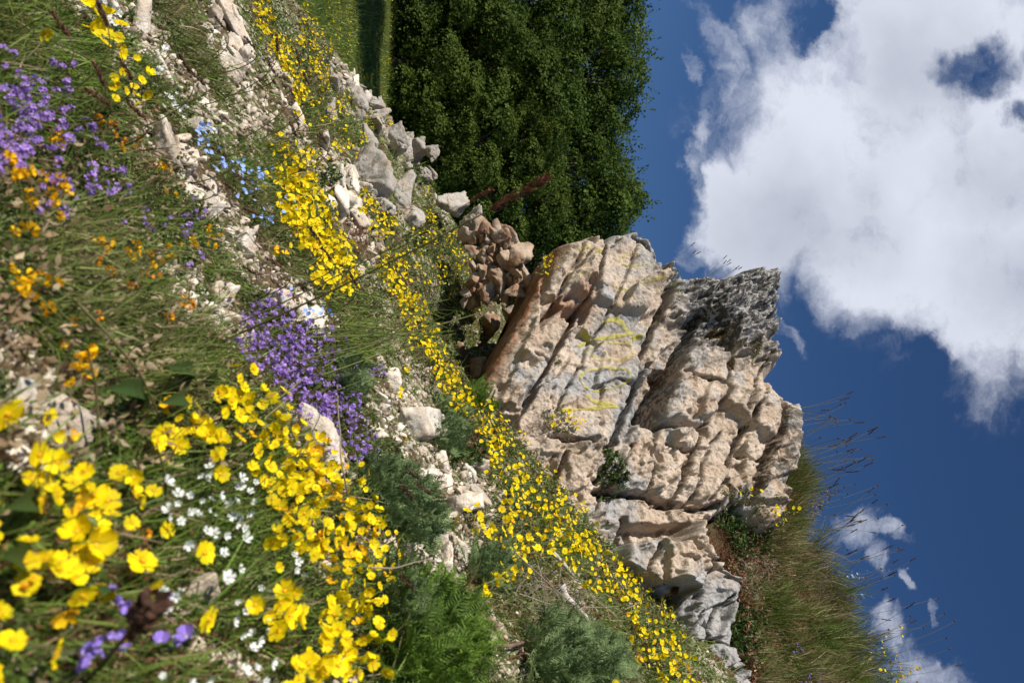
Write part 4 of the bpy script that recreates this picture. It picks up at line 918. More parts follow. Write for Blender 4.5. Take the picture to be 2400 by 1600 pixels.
RR = 'yellow rockrose cushions on the stony slope'
ROCKROSE = [  # label, [(ix, iy, rx, ry, turn, flowers)], flower width, height, leaves
 ('rockrose with the largest blurred yellow blooms beside the pale boulder', [(150,1135,70,95,10,17),(225,1190,55,90,10,12),(30,1235,55,55,0,6),(185,1312,48,38,0,9)], .0168, .05, 'rockrose'),
 ('two blurred yellow rockrose blooms in front of the white slab', [(15,970,9,9,0,1),(116,975,9,9,0,1)], .0185, .045, 'rockrose'),
 ('few nearest yellow rockrose blooms in the corner by the dark grass head', [(128,1530,9,9,0,1),(18,1482,22,26,0,3),(62,1370,10,10,0,1)], .018, .045, 'rockrose'),
 ('thin rockrose with a few blooms between big flowers and white chickweed', [(325,1170,14,34,0,3),(392,1240,9,9,0,1),(330,1330,14,16,0,2),(478,1295,9,9,0,1),(488,1450,9,9,0,1),(515,1110,9,9,0,1)], .0175, .05, 'rockrose'),
 ('small rockrose with a tight knot of blooms under the broad leaves', [(432,995,34,52,0,15)], .0165, .05, 'rockrose'),
 ('rockrose in front of the purple thyme with scattered sunny blooms', [(575,975,80,66,40,44),(530,930,20,12,0,3)], .0175, .06, 'rockrose'),
 ('dense rockrose blooming over the big white boulder', [(695,1065,66,50,45,40)], .0165, .06, 'rockrose'),
 ('densest rockrose with a thick yellow band below the white boulder', [(765,1190,105,70,55,100),(715,1250,34,44,0,14)], .0155, .06, 'rockrose'),
 ('bright rockrose ending at the white stone by the feathery shrub', [(850,1300,84,66,60,85),(880,1225,24,18,0,5)], .0155, .06, 'rockrose'),
 ('loose rockrose in the foreground corner with upright blooms', [(845,1475,52,80,10,34),(770,1590,30,16,0,6),(700,1570,40,28,0,9)], .0165, .065, 'rockrose'),
 ('sparse rockrose blooms among white chickweed and pale stones', [(622,1440,22,26,0,5),(690,1455,22,26,0,5),(680,1380,26,22,0,3),(770,1470,16,16,0,2)], .0175, .065, 'rockrose'),
 ('grey leaved rockrose with loose yellow blooms above the ridged cream stone', [(1185,1235,105,52,20,62),(1185,1385,58,52,0,14),(1210,1340,40,40,0,14)], .0165, .06, 'silver'),
 ('rockrose below the shrub growing on the rock face', [(1215,1095,70,105,-30,110)], .015, .06, 'rockrose'),
 ('dense rockrose along the foot of the rock face', [(1330,1225,52,95,-38,130)], .015, .06, 'rockrose'),
 ('broad yellow rockrose band under the shadowed rock recess', [(1415,1335,52,110,-48,140)], .015, .06, 'rockrose'),
 ('orange tinged rockrose thinning out at the lower rock blocks', [(1530,1440,45,90,-50,75)], .0145, .06, 'rockrose'),
 ('rockrose in the lower corner in front of the pale rock blocks', [(1555,1545,44,112,-52,74),(1450,1500,22,30,0,6),(1440,1590,12,12,0,1)], .0175, .065, 'rockrose'),
 ('pale leaved rockrose cushion above the blue flowers', [(690,385,52,58,0,85)], .0165, .05, 'silver'),
 ('brightest compact rockrose cushion in the middle of the slope', [(722,495,46,92,-20,180)], .0165, .05, 'rockrose'),
 ('rockrose cushion with woolly seed heads at its lower end', [(790,615,44,75,-25,130),(655,590,16,26,0,4)], .0165, .05, 'silver'),
 ('sparse rockrose on the dark green cushion by the rubble', [(1030,590,66,80,0,130)], .0125, .05, 'fine'),
 ('thin rockrose patch on the edge of the rubble heap', [(1085,650,44,55,0,50),(1110,715,18,24,0,14)], .0125, .05, 'rockrose'),
 ('rockrose streak with golden old blooms beside the grey stone', [(930,645,36,72,-20,110)], .013, .05, 'rockrose'),
 ('rockrose streak crossed by long grass stems', [(985,755,36,85,-22,130)], .0128, .05, 'rockrose'),
 ('rockrose hanging on the lip of the dark hollow', [(1045,868,28,100,-20,125)], .0128, .05, 'rockrose'),
 ('rockrose squeezed against the foot of the cracked rock', [(1135,982,36,80,-42,120)], .014, .055, 'rockrose'),
 ('foremost yellow flower streak under the top edge of the frame', [(640,75,22,95,-22,120)], .0125, .05, 'rockrose'),
 ('yellow flower streak below the meadow edge', [(740,105,30,110,-12,170)], .0125, .05, 'rockrose'),
 ('long yellow flower streak beside the tilted grey stone', [(692,175,22,75,-15,100)], .0125, .05, 'rockrose'),
 ('scattered yellow blooms between grass and the ridge', [(785,245,45,50,-20,55),(730,260,30,40,0,18)], .0125, .05, 'fine'),
 ('yellow blooms in front of the smooth rock with holes', [(890,505,34,55,-20,85),(855,470,20,30,0,20)], .0125, .05, 'rockrose'),
 ('yellow blooms behind the smooth rock with holes', [(1012,485,22,42,-10,48)], .0125, .05, 'rockrose'),
 ('yellow blooms growing on the rugged crest rock', [(880,265,34,30,-30,34),(920,285,12,34,-20,22)], .0125, .045, 'rockrose'),
 ('yellow crest blooms standing against the dark wood', [(1040,418,20,42,-20,44)], .0125, .05, 'rockrose'),
 ('little yellow cluster on the ridge below the crest rocks', [(800,320,30,34,0,26),(860,345,26,28,0,26)], .0125, .045, 'fine'),
 ('yellow blooms on low grass at the start of the rubble', [(1070,560,28,34,0,32)], .0125, .05, 'fine'),
 ('yellow rockrose cluster in the grass under the square cream block', [(300,192,40,34,10,12)], .0185, .06, 'vetch'),
 ('yellow rockrose blooms around the pale slab at the top edge', [(215,25,22,18,0,4),(245,70,16,24,0,5),(275,105,14,16,0,3)], .020, .07, 'vetch'),
 ('single yellow bloom alone in the dark grass', [(105,80,9,9,0,1)], .021, .07, 'vetch'),
 ('few yellow blooms on the scree beside the violet sprig', [(955,865,14,14,0,2),(940,925,12,10,0,3),(948,1030,10,10,0,1),(865,900,9,9,0,1)], .016, .05, 'fine')]
def build_plants():
    for lb, el, fs, H, lf in ROCKROSE: plant('rockrose', lb, 'flowering plant', el, 'yellow', fs, H, lf, group=RR)
    plant('rockrose', 'rockrose rooted in a crack of the rock face beside the painted digit', 'flowering plant', [(1300,988,34,28,30,30)], 'yellow', .014, .05, 'silver', 'cliff', RR, fol=.5)
    plant('rockrose', 'rockrose dotted along the top of the dark bush on the cliff', 'flowering plant', [(1712,1160,28,22,0,9),(1775,1180,36,22,30,12),(1838,1215,24,20,20,9)], 'yellow', .0145, .06, 'silver', 'cliff', RR, fol=.5)
    plant('rockrose', 'yellow blooms in the grass at the far end of the bank', 'flowering plant', [(2020,1530,42,46,0,22),(2050,1590,36,30,0,20)], 'yellow', .014, .16, 'fine', 'bank', RR, fol=.25)
    plant('rockrose', 'yellow cluster with violet sprigs on the rubble rock', 'flowering plant', [(1262,640,16,22,0,30)], 'yellow', .0125, .05, 'silver', 'cliff', RR, fol=.5)
    th = 'purple thyme patches'
    plant('thyme', 'large purple thyme cushion in the middle of the slope', 'flowering plant', [(650,790,52,100,-28,95),(745,870,75,105,-25,120),(815,990,50,90,-25,60)], 'purple', .0120, .045, 'thyme', group=th, fol=1.0, face=(.4, .4, .5))
    plant('thyme', 'blurred purple thyme spreading at the lower edge of the slope', 'flowering plant', [(40,235,62,90,10,36),(120,240,70,80,20,16),(20,365,45,40,0,16),(180,320,70,80,0,20)], 'purple', .0115, .05, 'thyme', group=th, fol=.8, face=(.4, .4, .5))
    plant('thyme', 'scattered purple thyme sprigs among orange vetch', 'flowering plant', [(110,470,100,50,0,12),(250,440,80,60,0,14),(340,500,60,50,0,8)], 'purple', .0105, .05, 'thyme', group=th, fol=.5)
    plant('thyme', 'small violet thyme tuft under the wide pale stone', 'flowering plant', [(448,508,20,22,0,12),(470,590,16,14,0,3)], 'purple', .0105, .04, 'thyme', group=th)
    plant('thyme', 'violet thyme sprig on the scree near small white stones', 'flowering plant', [(890,868,26,16,0,13)], 'purple', .010, .04, 'thyme', group=th)
    plant('thyme', 'violet thyme in the dry grass of the bank', 'flowering plant', [(1840,1520,12,16,0,9),(1872,1588,34,14,0,16)], 'purple', .0105, .05, 'thyme', 'bank', group=th, fol=.5)
    plant('bellflower', 'blurred violet bells beside the dark grass head', 'flowering plant', [(402,1425,10,16,0,2),(410,1482,10,18,0,3),(262,1490,26,26,0,4),(290,1415,10,10,0,1),(258,1384,12,10,0,2),(190,1530,10,12,0,1),(270,1585,16,12,0,2)], 'violet', .011, .045, 'thyme', fol=.8)
    plant('forget_me_not', 'sky blue flower patch in the grass', 'flowering plant', [(490,330,30,40,0,22),(545,385,34,28,0,18),(600,430,46,40,30,26),(640,500,30,36,0,16),(690,480,10,10,0,2)], 'blue', .0085, .06, 'fine', fol=.45)
    plant('forget_me_not', 'few blue flowers beside the shadowed pale stone', 'flowering plant', [(735,730,24,20,0,7),(672,690,14,14,0,2),(770,745,14,22,0,4)], 'blue', .0085, .05, 'fine', fol=.4)
    plant('forget_me_not', 'faint blue flowers in the grass of the bank', 'flowering plant', [(1935,1350,30,28,20,14),(1965,1400,14,12,0,6)], 'blue', .009, .16, 'fine', 'bank', fol=.15)
    cw = 'white chickweed on the near slope'
    plant('chickweed', 'white chickweed scattered through the green tuft of the foreground', 'flowering plant', [(520,1235,140,115,20,30),(590,1350,100,70,0,13),(445,1195,24,40,0,8)], 'white', .0092, .055, 'fine', group=cw, fol=1.2)
    plant('chickweed', 'white chickweed next to the narrow cream slab', 'flowering plant', [(390,1390,40,30,0,5),(580,1455,60,70,0,8),(625,1560,60,34,0,5),(440,1570,60,30,0,3),(515,1095,70,44,0,7)], 'white', .0092, .05, 'fine', group=cw, fol=1.1)
    plant('chickweed', 'small white stars in the grass beyond the pale slab', 'flowering plant', [(310,40,60,36,0,10),(430,240,60,40,0,10),(360,130,50,40,0,6)], 'white', .012, .04, 'fine', group=cw, fol=.5)
    vt = 'golden and orange vetches of the near slope'
    V = [('golden vetch heads beneath the blurred thyme', [(30,412,34,20,0,5),(85,400,22,12,0,3),(60,540,16,9,0,2)], 'vetch', .020), ('fading orange vetch heads near the upright cream stone', [(230,280,9,9,0,1),(288,320,14,20,0,3),(135,305,9,9,0,1),(330,330,12,12,0,2)], 'orange', .018), ('golden vetch heads below the upright cream stone', [(140,335,12,9,0,2),(285,350,9,9,0,1),(390,390,16,14,0,3),(400,455,9,14,0,2)], 'vetch', .018),
         ('orange and golden vetch head cluster under the thyme sprigs', [(135,452,24,34,20,6)], 'vetch', .020), ('golden vetch heads in the middle of the near slope', [(308,612,28,32,30,6),(245,575,18,14,0,3)], 'vetch', .019), ('golden vetch heads at the pale stone strip', [(492,545,10,20,0,4),(455,565,16,18,0,4),(380,595,14,14,0,3)], 'vetch', .017),
         ('pair of golden vetch heads low on the near slope', [(44,640,16,18,0,3),(45,690,16,14,0,2),(122,680,16,22,0,4)], 'vetch', .020), ('lone golden vetch cluster above the blurred scree', [(192,820,26,24,0,6)], 'vetch', .021), ('withered orange vetch heads on thin stems', [(320,660,22,18,0,4),(175,755,9,9,0,1),(445,725,14,22,0,4),(448,712,9,9,0,1)], 'orange', .0165), ('orange vetch heads under the big yellow blooms', [(340,1250,9,9,0,1),(60,1365,9,9,0,1),(230,740,9,9,0,1),(250,640,12,12,0,2)], 'orange', .017)]
    for lb, el, f, s in V: plant('vetch', lb, 'flowering plant', el, f, s*.66, .06, 'vetch', group=vt, fol=1.3, fk=2.2, face=(.25, .3, .7))
    # leafy plants without flowers
    gp = 'low leafy cushions between the flowers'
    for lb, e, H, lf, wh, f in [('grey woolly cushion below the brightest rockrose', (850,690,45,50,0,0), .05, 'silver', 'hill', 1.0), ('dark green bush under the yellow dotted ledge of the bank', (1745,1235,56,58,20,0), .14, 'dark', 'bank', 1.5), ('silver leaved cushion on the cliff top beside the dark bush', (1715,1190,36,40,0,0), .07, 'silver', 'bank', 1.2),
            ('narrow green shrub rooted in the rock face', (1425,1110,22,54,0,0), .07, 'dark', 'cliff', 1.3), ('thin green sprig in the crack under the fluted top', (1560,690,12,42,8,0), .04, 'fine', 'cliff', .8), ('tiny green tuft in the crack of the lower slab', (1305,838,12,14,0,0), .03, 'fine', 'cliff', .8), ('green tuft in the upper crack beside the moss', (1745,845,14,16,0,0), .04, 'fine', 'cliff', .9), ('lush green cushion between the rock foot and yellow bands', (1262,1205,34,62,-20,0), .06, 'fine', 'hill', 1.3),
            ('dark cushion dotted by yellow at the rubble', (1010,560,60,40,0,0), .05, 'dark', 'hill', .7), ('low green cushion on the rocky crest', (985,400,34,30,0,0), .06, 'dark', 'hill', .7), ('grey green cushion under the flower lip', (1010,840,40,80,0,0), .05, 'silver', 'hill', .8), ('creeping green mat in the blurred corner', (130,1430,120,110,0,0), .045, 'thyme', 'hill', .8), ('creeping green mat below the violet bells', (250,1560,150,70,0,0), .04, 'thyme', 'hill', .8), ('green mat beside the orange vetches', (240,690,120,90,0,0), .05, 'vetch', 'hill', .9), ('green mat beside the withered vetches', (380,560,80,80,0,0), .05, 'vetch', 'hill', .8), ('dark shrubby cushion left of the outcrop', (770,430,40,40,0,0), .06, 'dark', 'hill', .8), ('dark green cushion on the lower bank edge', (1760,1480,44,60,0,0), .06, 'dark', 'bank', 1.0), ('small green cushion at the foot of the lower blocks', (1600,1520,24,30,0,0), .05, 'fine', 'hill', 1.0), ('low leafy cushion right of the scree pile', (1080,1060,50,45,0,0), .06, 'dark', 'hill', 1.0)]:
        plant('leafy_cushion', lb, 'plant', [e], None, .01, H, lf, wh, gp, fol=f)
    fp = 'feathery shrubs of the slope'
    for lb, e, n, L, mat, H in [('round feathery shrub between purple thyme and the scree pile', (935,1195,78,62,60), 210, .055, 'leaf_blue', .10), ('small feathery sprig beside the ridged stone', (880,1130,40,44,0), 130, .05, 'leaf_blue', .08), ('bright feathery shrub nearest at the foreground edge', (985,1500,115,105,0), 190, .065, 'leaf_fresh', .12), ('blue green feathery shrub in the lower corner before the rockroses', (1330,1540,115,66,10), 220, .065, 'leaf_blue', .13), ('feathery tuft at the foot of the cracked rock', (1125,925,32,40,0), 120, .05, 'leaf_fresh', .08), ('feathery tuft in the corner below the yellow flowers', (905,1430,40,60,0), 150, .055, 'leaf_blue', .09), ('feathery green tuft beside the tan slab', (1040,1000,40,60,0), 170, .05, 'leaf_blue', .07), ('feathery sprigs among the stones above the thyme', (800,890,34,50,0), 110, .045, 'leaf_blue', .07), ('feathery tuft behind the grey leaved rockrose', (1130,1330,44,40,0), 120, .05, 'leaf_blue', .07)]:
        fx, fy, r = in_ell(n, e, 1.0); h = H*(.15+.6*rng.random(n))*np.sqrt(1.05-r*r); P, N, ok = surf(fx, fy, h*.6, 'hill'); P, N = P[ok], N[ok]; loc = P.mean(0)-np.array((0, 0, .05)); D = nrm(N*.8+rng.normal(size=P.shape)*.6+.5*nrm(P-loc)); mb = MB()
        kk = rng.integers(0, 3, len(P)); S = L*(.6+.7*rng.random(len(P)))
        for j in range(3): mb.scatter(FROND[j], yframes(D[kk == j], nrm(N+rng.normal(size=N.shape)*.6)[kk == j], S[kk == j], 1.0), P[kk == j]-loc)
        st = MB()
        for p, d in list(zip(P, D))[::4]:
            g = p-d*H*.6; g[2] = hz(g[0], g[1]); st.tube([g-loc, (g+p)/2-loc, p-loc], [.0016, .0013, .001], 4)
        t = empty('feathery_shrub', loc.tolist(), lb, 'shrub', fp); obj('fronds', mb.build('fronds', [M[mat]]), t); obj('stems', st.build('stems', [M['redstem']]), t)
build_plants()
def build_broadleaf():
    for lb, spots in (('dark broad leaved plant near the middle of the near slope', [((440,905), (510,862), .030), ((415,890), (430,850), .022), ((420,930), (375,945), .020), ((330,925), (250,912), .022), ((300,945), (350,950), .016), ((440,880), (395,860), .018)]), ('blurred dark broad leaves at the pale boulder edge', [((60,1170), (15,1190), .018), ((40,1330), (5,1300), .02)])):
        t = None
        for (a, b), (c, d), w in spots:
            A = ghit(a, b, .02)[0][0]; B = ghit(c, d, .07)[0][0]
            if t is None: t = empty('broadleaf_plant', A.tolist(), lb, 'plant'); loc = A
            n = 9; tt = np.linspace(0, 1, n); ax = B-A; L = np.linalg.norm(ax); sd_ = nrm(np.cross(ax, SUNV*.4+UP)); nv = nrm(np.cross(sd_, ax)); hw = w*.5*np.sin(np.pi*tt**.8)**.8+.0004; s = np.array((-1, -.5, 0, .5, 1))
            V = A+tt[:, None, None]*ax+(hw[:, None]*s)[..., None]*sd_+((.25*np.sin(np.pi*tt)*L*.35)[:, None]+(hw[:, None]*np.abs(s)*.45))[..., None]*nv
            obj('leaf', mesh('leaf', V.reshape(-1, 3)-loc, [grid_faces(n, 5)], [M['leaf_dark']], smooth=True), t)
build_broadleaf()

# ---------------------------------------------------------------- grass and low growth nobody could count
def build_cover():
    def px(n, x0=-80, x1=1720, y0=-120, y1=1720): return x0+(x1-x0)*rng.random(n), y0+(y1-y0)*rng.random(n)
    flow = [(e[0], e[1], e[2]*1.1, e[3]*1.1) for _, el, *_ in ROCKROSE for e in el if e[2] > 30]
    n = 74000; ix, iy = px(n); d = scree_d(ix, iy); nz = fbm(p3(ix/120, iy/120, 5.), 3)
    GR = [(250,120,260,170,1.0), (480,190,70,160,1.0), (600,420,80,140,1.1), (640,560,100,90,1.3), (650,250,50,160,.8), (430,420,70,70,.6), (330,620,260,170,.75), (420,820,160,110,.8), (770,740,120,120,.9), (820,820,80,60,1.0), (130,650,160,220,.6), (560,1180,150,180,.7), (780,60,60,90,1.0), (840,330,70,80,.6), (700,260,70,110,.8), (950,380,60,60,.5), (560,1450,140,110,.5), (900,560,80,80,.4), (30,120,160,150,1.0), (1000,950,60,60,.5),(1400,1500,140,100,.7),(1300,1300,180,140,.55),(1560,1540,110,90,.6),(1100,1100,150,90,.35)]
    dens = np.full(n, .16)
    for a, b, rx, ry, w in GR: dens = np.maximum(dens, w*np.exp(-((ix-a)**2/rx**2+(iy-b)**2/ry**2)))
    dens *= np.clip(1+2.2*nz, .1, 2)*np.where(d < 0, .07, np.where(d < 20, .45, 1)); keep = rng.random(n) < dens
    P, ok = ghit(ix[keep], iy[keep]); P = P[ok]
    # each point becomes a small tuft
    rep = rng.integers(2, 6, len(P)); tl = .6+.8*rng.random(len(P)); ii = np.repeat(np.arange(len(P)), rep); Q = P[ii]; Q[:, :2] += rng.normal(size=(len(Q), 2))*.006*np.clip(Q[:, 1:2], .5, 3); Q[:, 2] = hz(Q[:, 0], Q[:, 1])-.004
    lean = fbm(Q*np.array((1.4, 1.4, 0))+31, 2); D = nrm(UP*1.0+rng.normal(size=Q.shape)*.55+np.stack([.12+lean*1.1, -.05+0*lean, 0*lean], -1)); L = (.028+.062*rng.random(len(Q)))*tl[ii]*np.clip(.75+.09*Q[:, 1], .7, 1.15)
    kk = rng.integers(0, 4, len(Q)); mb = MB(); dry = (rng.random(len(Q)) < .13).astype(int)
    for j in range(4):
        for dr in (0, 1):
            mk = (kk == j) & (dry == dr); mb.scatter(BLADES[j], yframes(D[mk], rng.normal(size=(mk.sum(), 3)), L[mk], np.clip(.95+.10*Q[mk, 1], 1, 1.6)), Q[mk], dr)
    tag(obj('grass', mb.build('grass', [M['grass'], M['straw']])), None, None, None, 'stuff')
    # leaf litter and tiny leaves over the soil
    n = 300000; ix, iy = px(n); d = scree_d(ix, iy); nz = fbm(p3(ix/60, iy/60, 9.), 3); keep = rng.random(n) < np.where(d < 0, .06, .62+.5*nz)
    P, ok = ghit(ix[keep], iy[keep]); P = P[ok]; n = len(P); s = (.005+.007*rng.random(n))*np.clip(.5+.42*P[:, 1], .75, 2.0); P[:, 2] += .002+.022*rng.random(n)**1.6
    pick = fbm(P*np.array((4, 4, 0))+3, 3)+.55*(rng.random(n)-.5); edges = (-9, -.30, -.22, .14, .22, 9); mb = MB()
    for j in range(5):
        mk = (pick >= edges[j]) & (pick < edges[j+1]); Y = nrm(rng.normal(size=(mk.sum(), 3))+np.array((0, 0, .5))); mb.scatter(LANCE if j < 4 else SCALE4, yframes(Y, rng.normal(size=Y.shape)+UP, s[mk], 1.3), P[mk], j)
    tag(obj('undergrowth', mb.build('undergrowth', [M['brown'], M['straw'], M['leaf_green'], M['leaf_dark'], M['leaf_grey']])), None, None, None, 'stuff')
    # papery dry husks of faded vetches on the near slope
    n = 2600; ix = -60+620*rng.random(n); iy = 330+760*rng.random(n); nz = fbm(p3(ix/70, iy/70, 2.), 2); keep = nz > -.05; P, ok = ghit(ix[keep], iy[keep], .015+.03*rng.random(keep.sum())); P = P[ok]; mb = MB()
    mb.scatter(LANCE, yframes(nrm(rng.normal(size=P.shape)+UP*.6), rng.normal(size=P.shape), .008+.008*rng.random(len(P)), 1.5), P, 0)
    tag(obj('dry_husk_litter', mb.build('dry_husk_litter', [M['straw']])), None, None, None, 'stuff')
    # the bank: long green grass with dry blades
    n = 30000; iy = 1040+760*rng.random(n); sk = np.interp(iy, SKYL[:, 0], SKYL[:, 1]); lo = np.interp(iy, (1040, 1120, 1200, 1300, 1400, 1600, 1800), (1830, 1835, 1800, 1740, 1745, 1760, 1800)); u = rng.random(n); ix = lo+(sk-lo)*u
    k = rng.random(n) < np.clip(.35+1.1*u+.9*fbm(p3(ix/90, iy/90), 2), .1, 1); ix, iy, u = ix[k], iy[k], u[k]; P = bank_at(ix, iy); n = len(P)
    D = nrm(BN*.55+UP*.75+np.array((-.22, 0, 0))+rng.normal(size=P.shape)*.28); cl = fbm(P*np.array((5, 5, 5.)), 3); L = (.06+.14*rng.random(n))*(.5+.6*u)*np.clip(1+1.6*cl, .35, 1.9); D = nrm(D+.5*np.stack([fbm(P*4+3, 2), 0*cl, fbm(P*4+8, 2)], -1)); kk = rng.integers(0, 4, n); dr = np.where(rng.random(n) < .14+.25*np.exp(-u*6)+.9*np.clip(fbm(P*3+20, 2), 0, 1), 1, 0); mb = MB()
    for j in range(4):
        for q in (0, 1):
            mk = (kk == j) & (dr == q); mb.scatter(BLADES[j], yframes(D[mk], rng.normal(size=(mk.sum(), 3)), L[mk], .62), P[mk], q)
    n = 9000; iy = 1150+560*rng.random(n); lo = np.interp(iy, (1120, 1200, 1300, 1400, 1600, 1800), (1835, 1740, 1690, 1735, 1755, 1800)); ix = lo+rng.random(n)**1.5*170; P = bank_at(ix, iy)+BN*(.03*rng.random(n))[:, None]; mk = rng.integers(0, 4, n)
    for j in range(4): mb.scatter(LANCE, yframes(nrm(rng.normal(size=(sum(mk == j), 3))+UP*.5), rng.normal(size=(sum(mk == j), 3)), .012+.010*rng.random(sum(mk == j)), 1.3), P[mk == j], (1, 2, 3, 4)[j])
    tag(obj('bank_grass', mb.build('bank_grass', [M['grass_bank'], M['straw'], M['brown'], M['leaf_dark'], M['redleaf']])), None, None, None, 'stuff')
    # yellow specks of meadow flowers
    n = 3600; a = rng.random(n); y = 16+26*rng.random(n); x = -.62*y+rng.random(n)*.40*y; s = .03+.04*rng.random(n); k = fbm(p3(x*.25, y*.25), 3) > -.02; x, y, s = x[k], y[k], s[k]; P = np.stack([x, y, meadow_z(x, y)+.08], -1); mb = MB(); mb.scatter(SCALE4, yframes(nrm(rng.normal(size=P.shape)+np.array((.5, 0, .3))), np.tile((-.3, -.6, .7), (len(P), 1))+rng.normal(size=P.shape)*.4, s, 2.0), P)
    tag(obj('meadow_flowers', mb.build('meadow_flowers', [M['yellow']])), None, None, None, 'stuff')
    # rough grass that gives the meadow its nap
    n = 16000; y = 13+28*rng.random(n)**1.2; x = -.70*y+rng.random(n)*.62*y; P = np.stack([x, y, meadow_z(x, y)-.02], -1); mb = MB(); D = nrm(UP+rng.normal(size=P.shape)*.35)
    mb.scatter(BLADES[1], yframes(D, rng.normal(size=P.shape), .16+.16*rng.random(n), 4.0), P); tag(obj('meadow_tufts', mb.build('meadow_tufts', [M['grass']])), None, None, None, 'stuff')
build_cover()

# ---------------------------------------------------------------- grass stalks with seed heads, twigs, roots
def bez(A, B, bend, n=10):
    t = np.linspace(0, 1, n)[:, None]; return A*(1-t)+B*t+bend*(4*t*(1-t))
def stalk(A, B, bend, r, head, label, group, hm='head', sm='stem', kind='spike'):
    loc = A; pts = bez(np.zeros(3), B-A, bend); t = empty('grass_stalk', A.tolist(), label, 'grass stalk', group); mb = MB(); mb.tube(pts, np.linspace(r*1.2, r*.7, len(pts)), 5); obj('stem', mb.build('stem', [M[sm]], True), t)
    hl, hr = head; d = nrm(pts[-1]-pts[-2]); mb = MB()
    if kind == 'spike':
        n = max(16, int(hl/hr*7)); u = rng.random(n); a = rng.random(n)*6.28; X = nrm(np.cross(d, (.3, .7, .2))); Y = np.cross(d, X); env = np.sin(np.pi*np.clip(u*.92+.06, 0, 1))**.6
        o = np.cos(a)[:, None]*X+np.sin(a)[:, None]*Y; Q = pts[-1]+d*((u-.35)*hl)[:, None]+o*(hr*.30*env)[:, None]; mb.scatter(LANCE, yframes(nrm(d*.9+o*.55+rng.normal(size=(n, 3))*.12), o, hr*(1.3+.8*rng.random(n)), 1.5), Q)
        mb.tube([pts[-1]-d*hl*.35, pts[-1]+d*hl*.55], [hr*.3, hr*.12], 5)
    else:
        V, F = ico(2); mb.add(V*hr+pts[-1], F)
        n = 30; dd = nrm(rng.normal(size=(n, 3))); mb.scatter(LANCE, yframes(dd, rng.normal(size=(n, 3)), hr*.6, 1.6), pts[-1]+dd*hr*.8)
    obj('seed_head', mb.build('seed_head', [M[hm]]), t); return t
def ray_at(ix, iy, y): wx, wz = world_dir(ix, iy); return np.array((wx*y, y, wz*y))
def build_stalks():
    A = ghit(520, 800)[0][0]
    stalk(A, ray_at(1195, 466, 1.0), np.array((0, 0, .012)), .0016, (.095, .0075), 'large red brown grass head standing before the dark wood', None, 'redhead')
    stalk(A+np.array((-.02, .03, 0)), ray_at(1120, 462, 1.1), np.array((0, 0, .015)), .0011, (.04, .004), 'short red grass head beside the large one before the wood', None, 'redhead')
    stalk(ghit(205, 1600)[0][0], ray_at(325, 1452, .44), np.zeros(3), .0018, (.062, .0085), 'blurred dark grass head nearest to the camera over the cream slab', None)
    stalk(ghit(640, 860)[0][0], ray_at(1180, 715, 1.5), np.array((0, 0, .02)), .0016, (.012, .0055), 'long green stalk with a pale bud over the dark hollow', None, 'straw', 'stem', 'ball')
    for lb, dark, spots in (('thin brown grass head over the stones near the porous boulder', 'head', [(480,180,590,105),(470,250,650,110),(560,330,700,140),(500,230,640,165),(420,170,520,60),(600,330,720,190),(360,260,470,190),(330,300,440,160),(640,420,760,330),(560,420,690,310)]),
                            ('blurred purple brown grass head in the near grass', 'redhead', [(60,220,150,70),(120,240,245,45),(100,330,240,190),(180,280,300,170),(150,300,240,235),(230,360,330,270)]),
                            ('grey brown grass head among the blue flowers', 'head', [(450,430,520,360),(520,470,575,420),(400,480,480,440),(560,560,600,500)]),
                            ('dark grass head leaning over the bright rockrose cushion', 'head', [(640,660,745,560),(660,680,770,600),(700,760,830,660),(600,700,650,620),(560,720,600,640)]),
                            ('dry brown stalk over the scree pile', 'head', [(900,1180,975,1115),(930,1240,1000,1150),(880,1290,960,1160),(840,1440,960,1370)])):
        for a, b, c, d in spots:
            B0 = ghit(a, b)[0][0]; dist = B0[1]; T = ray_at(c, d, dist*.97); stalk(B0, T, np.array((0, 0, .03*dist)), .0008+.0002*dist, (.034, .0032+.0003*dist), lb, 'stalks: '+lb, dark)
    # rush-like stems that lean over the hollow
    mb = MB(); t = empty('rush_tuft', ghit(760, 830)[0][0].tolist(), 'tuft of long dark green stems leaning over the yellow flowers', 'plant'); loc = np.array(t.location)
    for k in range(26):
        B0 = ghit(745+rng.normal()*45, 800+rng.normal()*45)[0][0]; T = ray_at(930+rng.random()*170, 810-rng.random()*110, B0[1]*(1.0+.12*rng.normal())); mb.tube(bez(B0-loc, T-loc, np.array((0, 0, .025+.02*rng.random()))), np.linspace(.0016, .0006, 10), 4)
    obj('stems', mb.build('stems', [M['grass']], True), t)
    # stalks on the skyline of the bank
    for k in range(92):
        iy = 1060+560*rng.random() if k > 22 else 930+170*rng.random(); s0 = np.interp(iy, SKYL[:, 0], SKYL[:, 1])
        if k <= 22: s0 = np.interp(iy, (930, 1010, 1080, 1100), (1880, 1890, 1880, 1868))
        ln = (60+130*rng.random() if k > 22 else 25+60*rng.random()); ix = s0-40*rng.random()-(0 if k > 22 else -5)
        P = bank_at(ix, iy) if k > 22 else cliff_at(min(ix, 1888), iy)-.06*CN; y = P[1]; dv = -.12-.35*rng.random(); T = ray_at(ix+40+ln, iy+dv*(ln+40)+25*rng.normal(), y*(1.0+.02*rng.normal()))
        ball = rng.random() < (.36 if k > 22 else .6); stalk(P-.02*BN, T, np.array((0, 0, .02))+rng.normal(size=3)*.012, .0011, ((.008, .0048) if ball else (.04+.03*rng.random(), .0032)), 'round headed stalk on the skyline of the bank' if ball else 'dark spike of grass on the skyline of the bank', 'round headed skyline stalks' if ball else 'skyline grass spikes', 'redhead' if ball else 'head', 'stem', 'ball' if ball else 'spike')
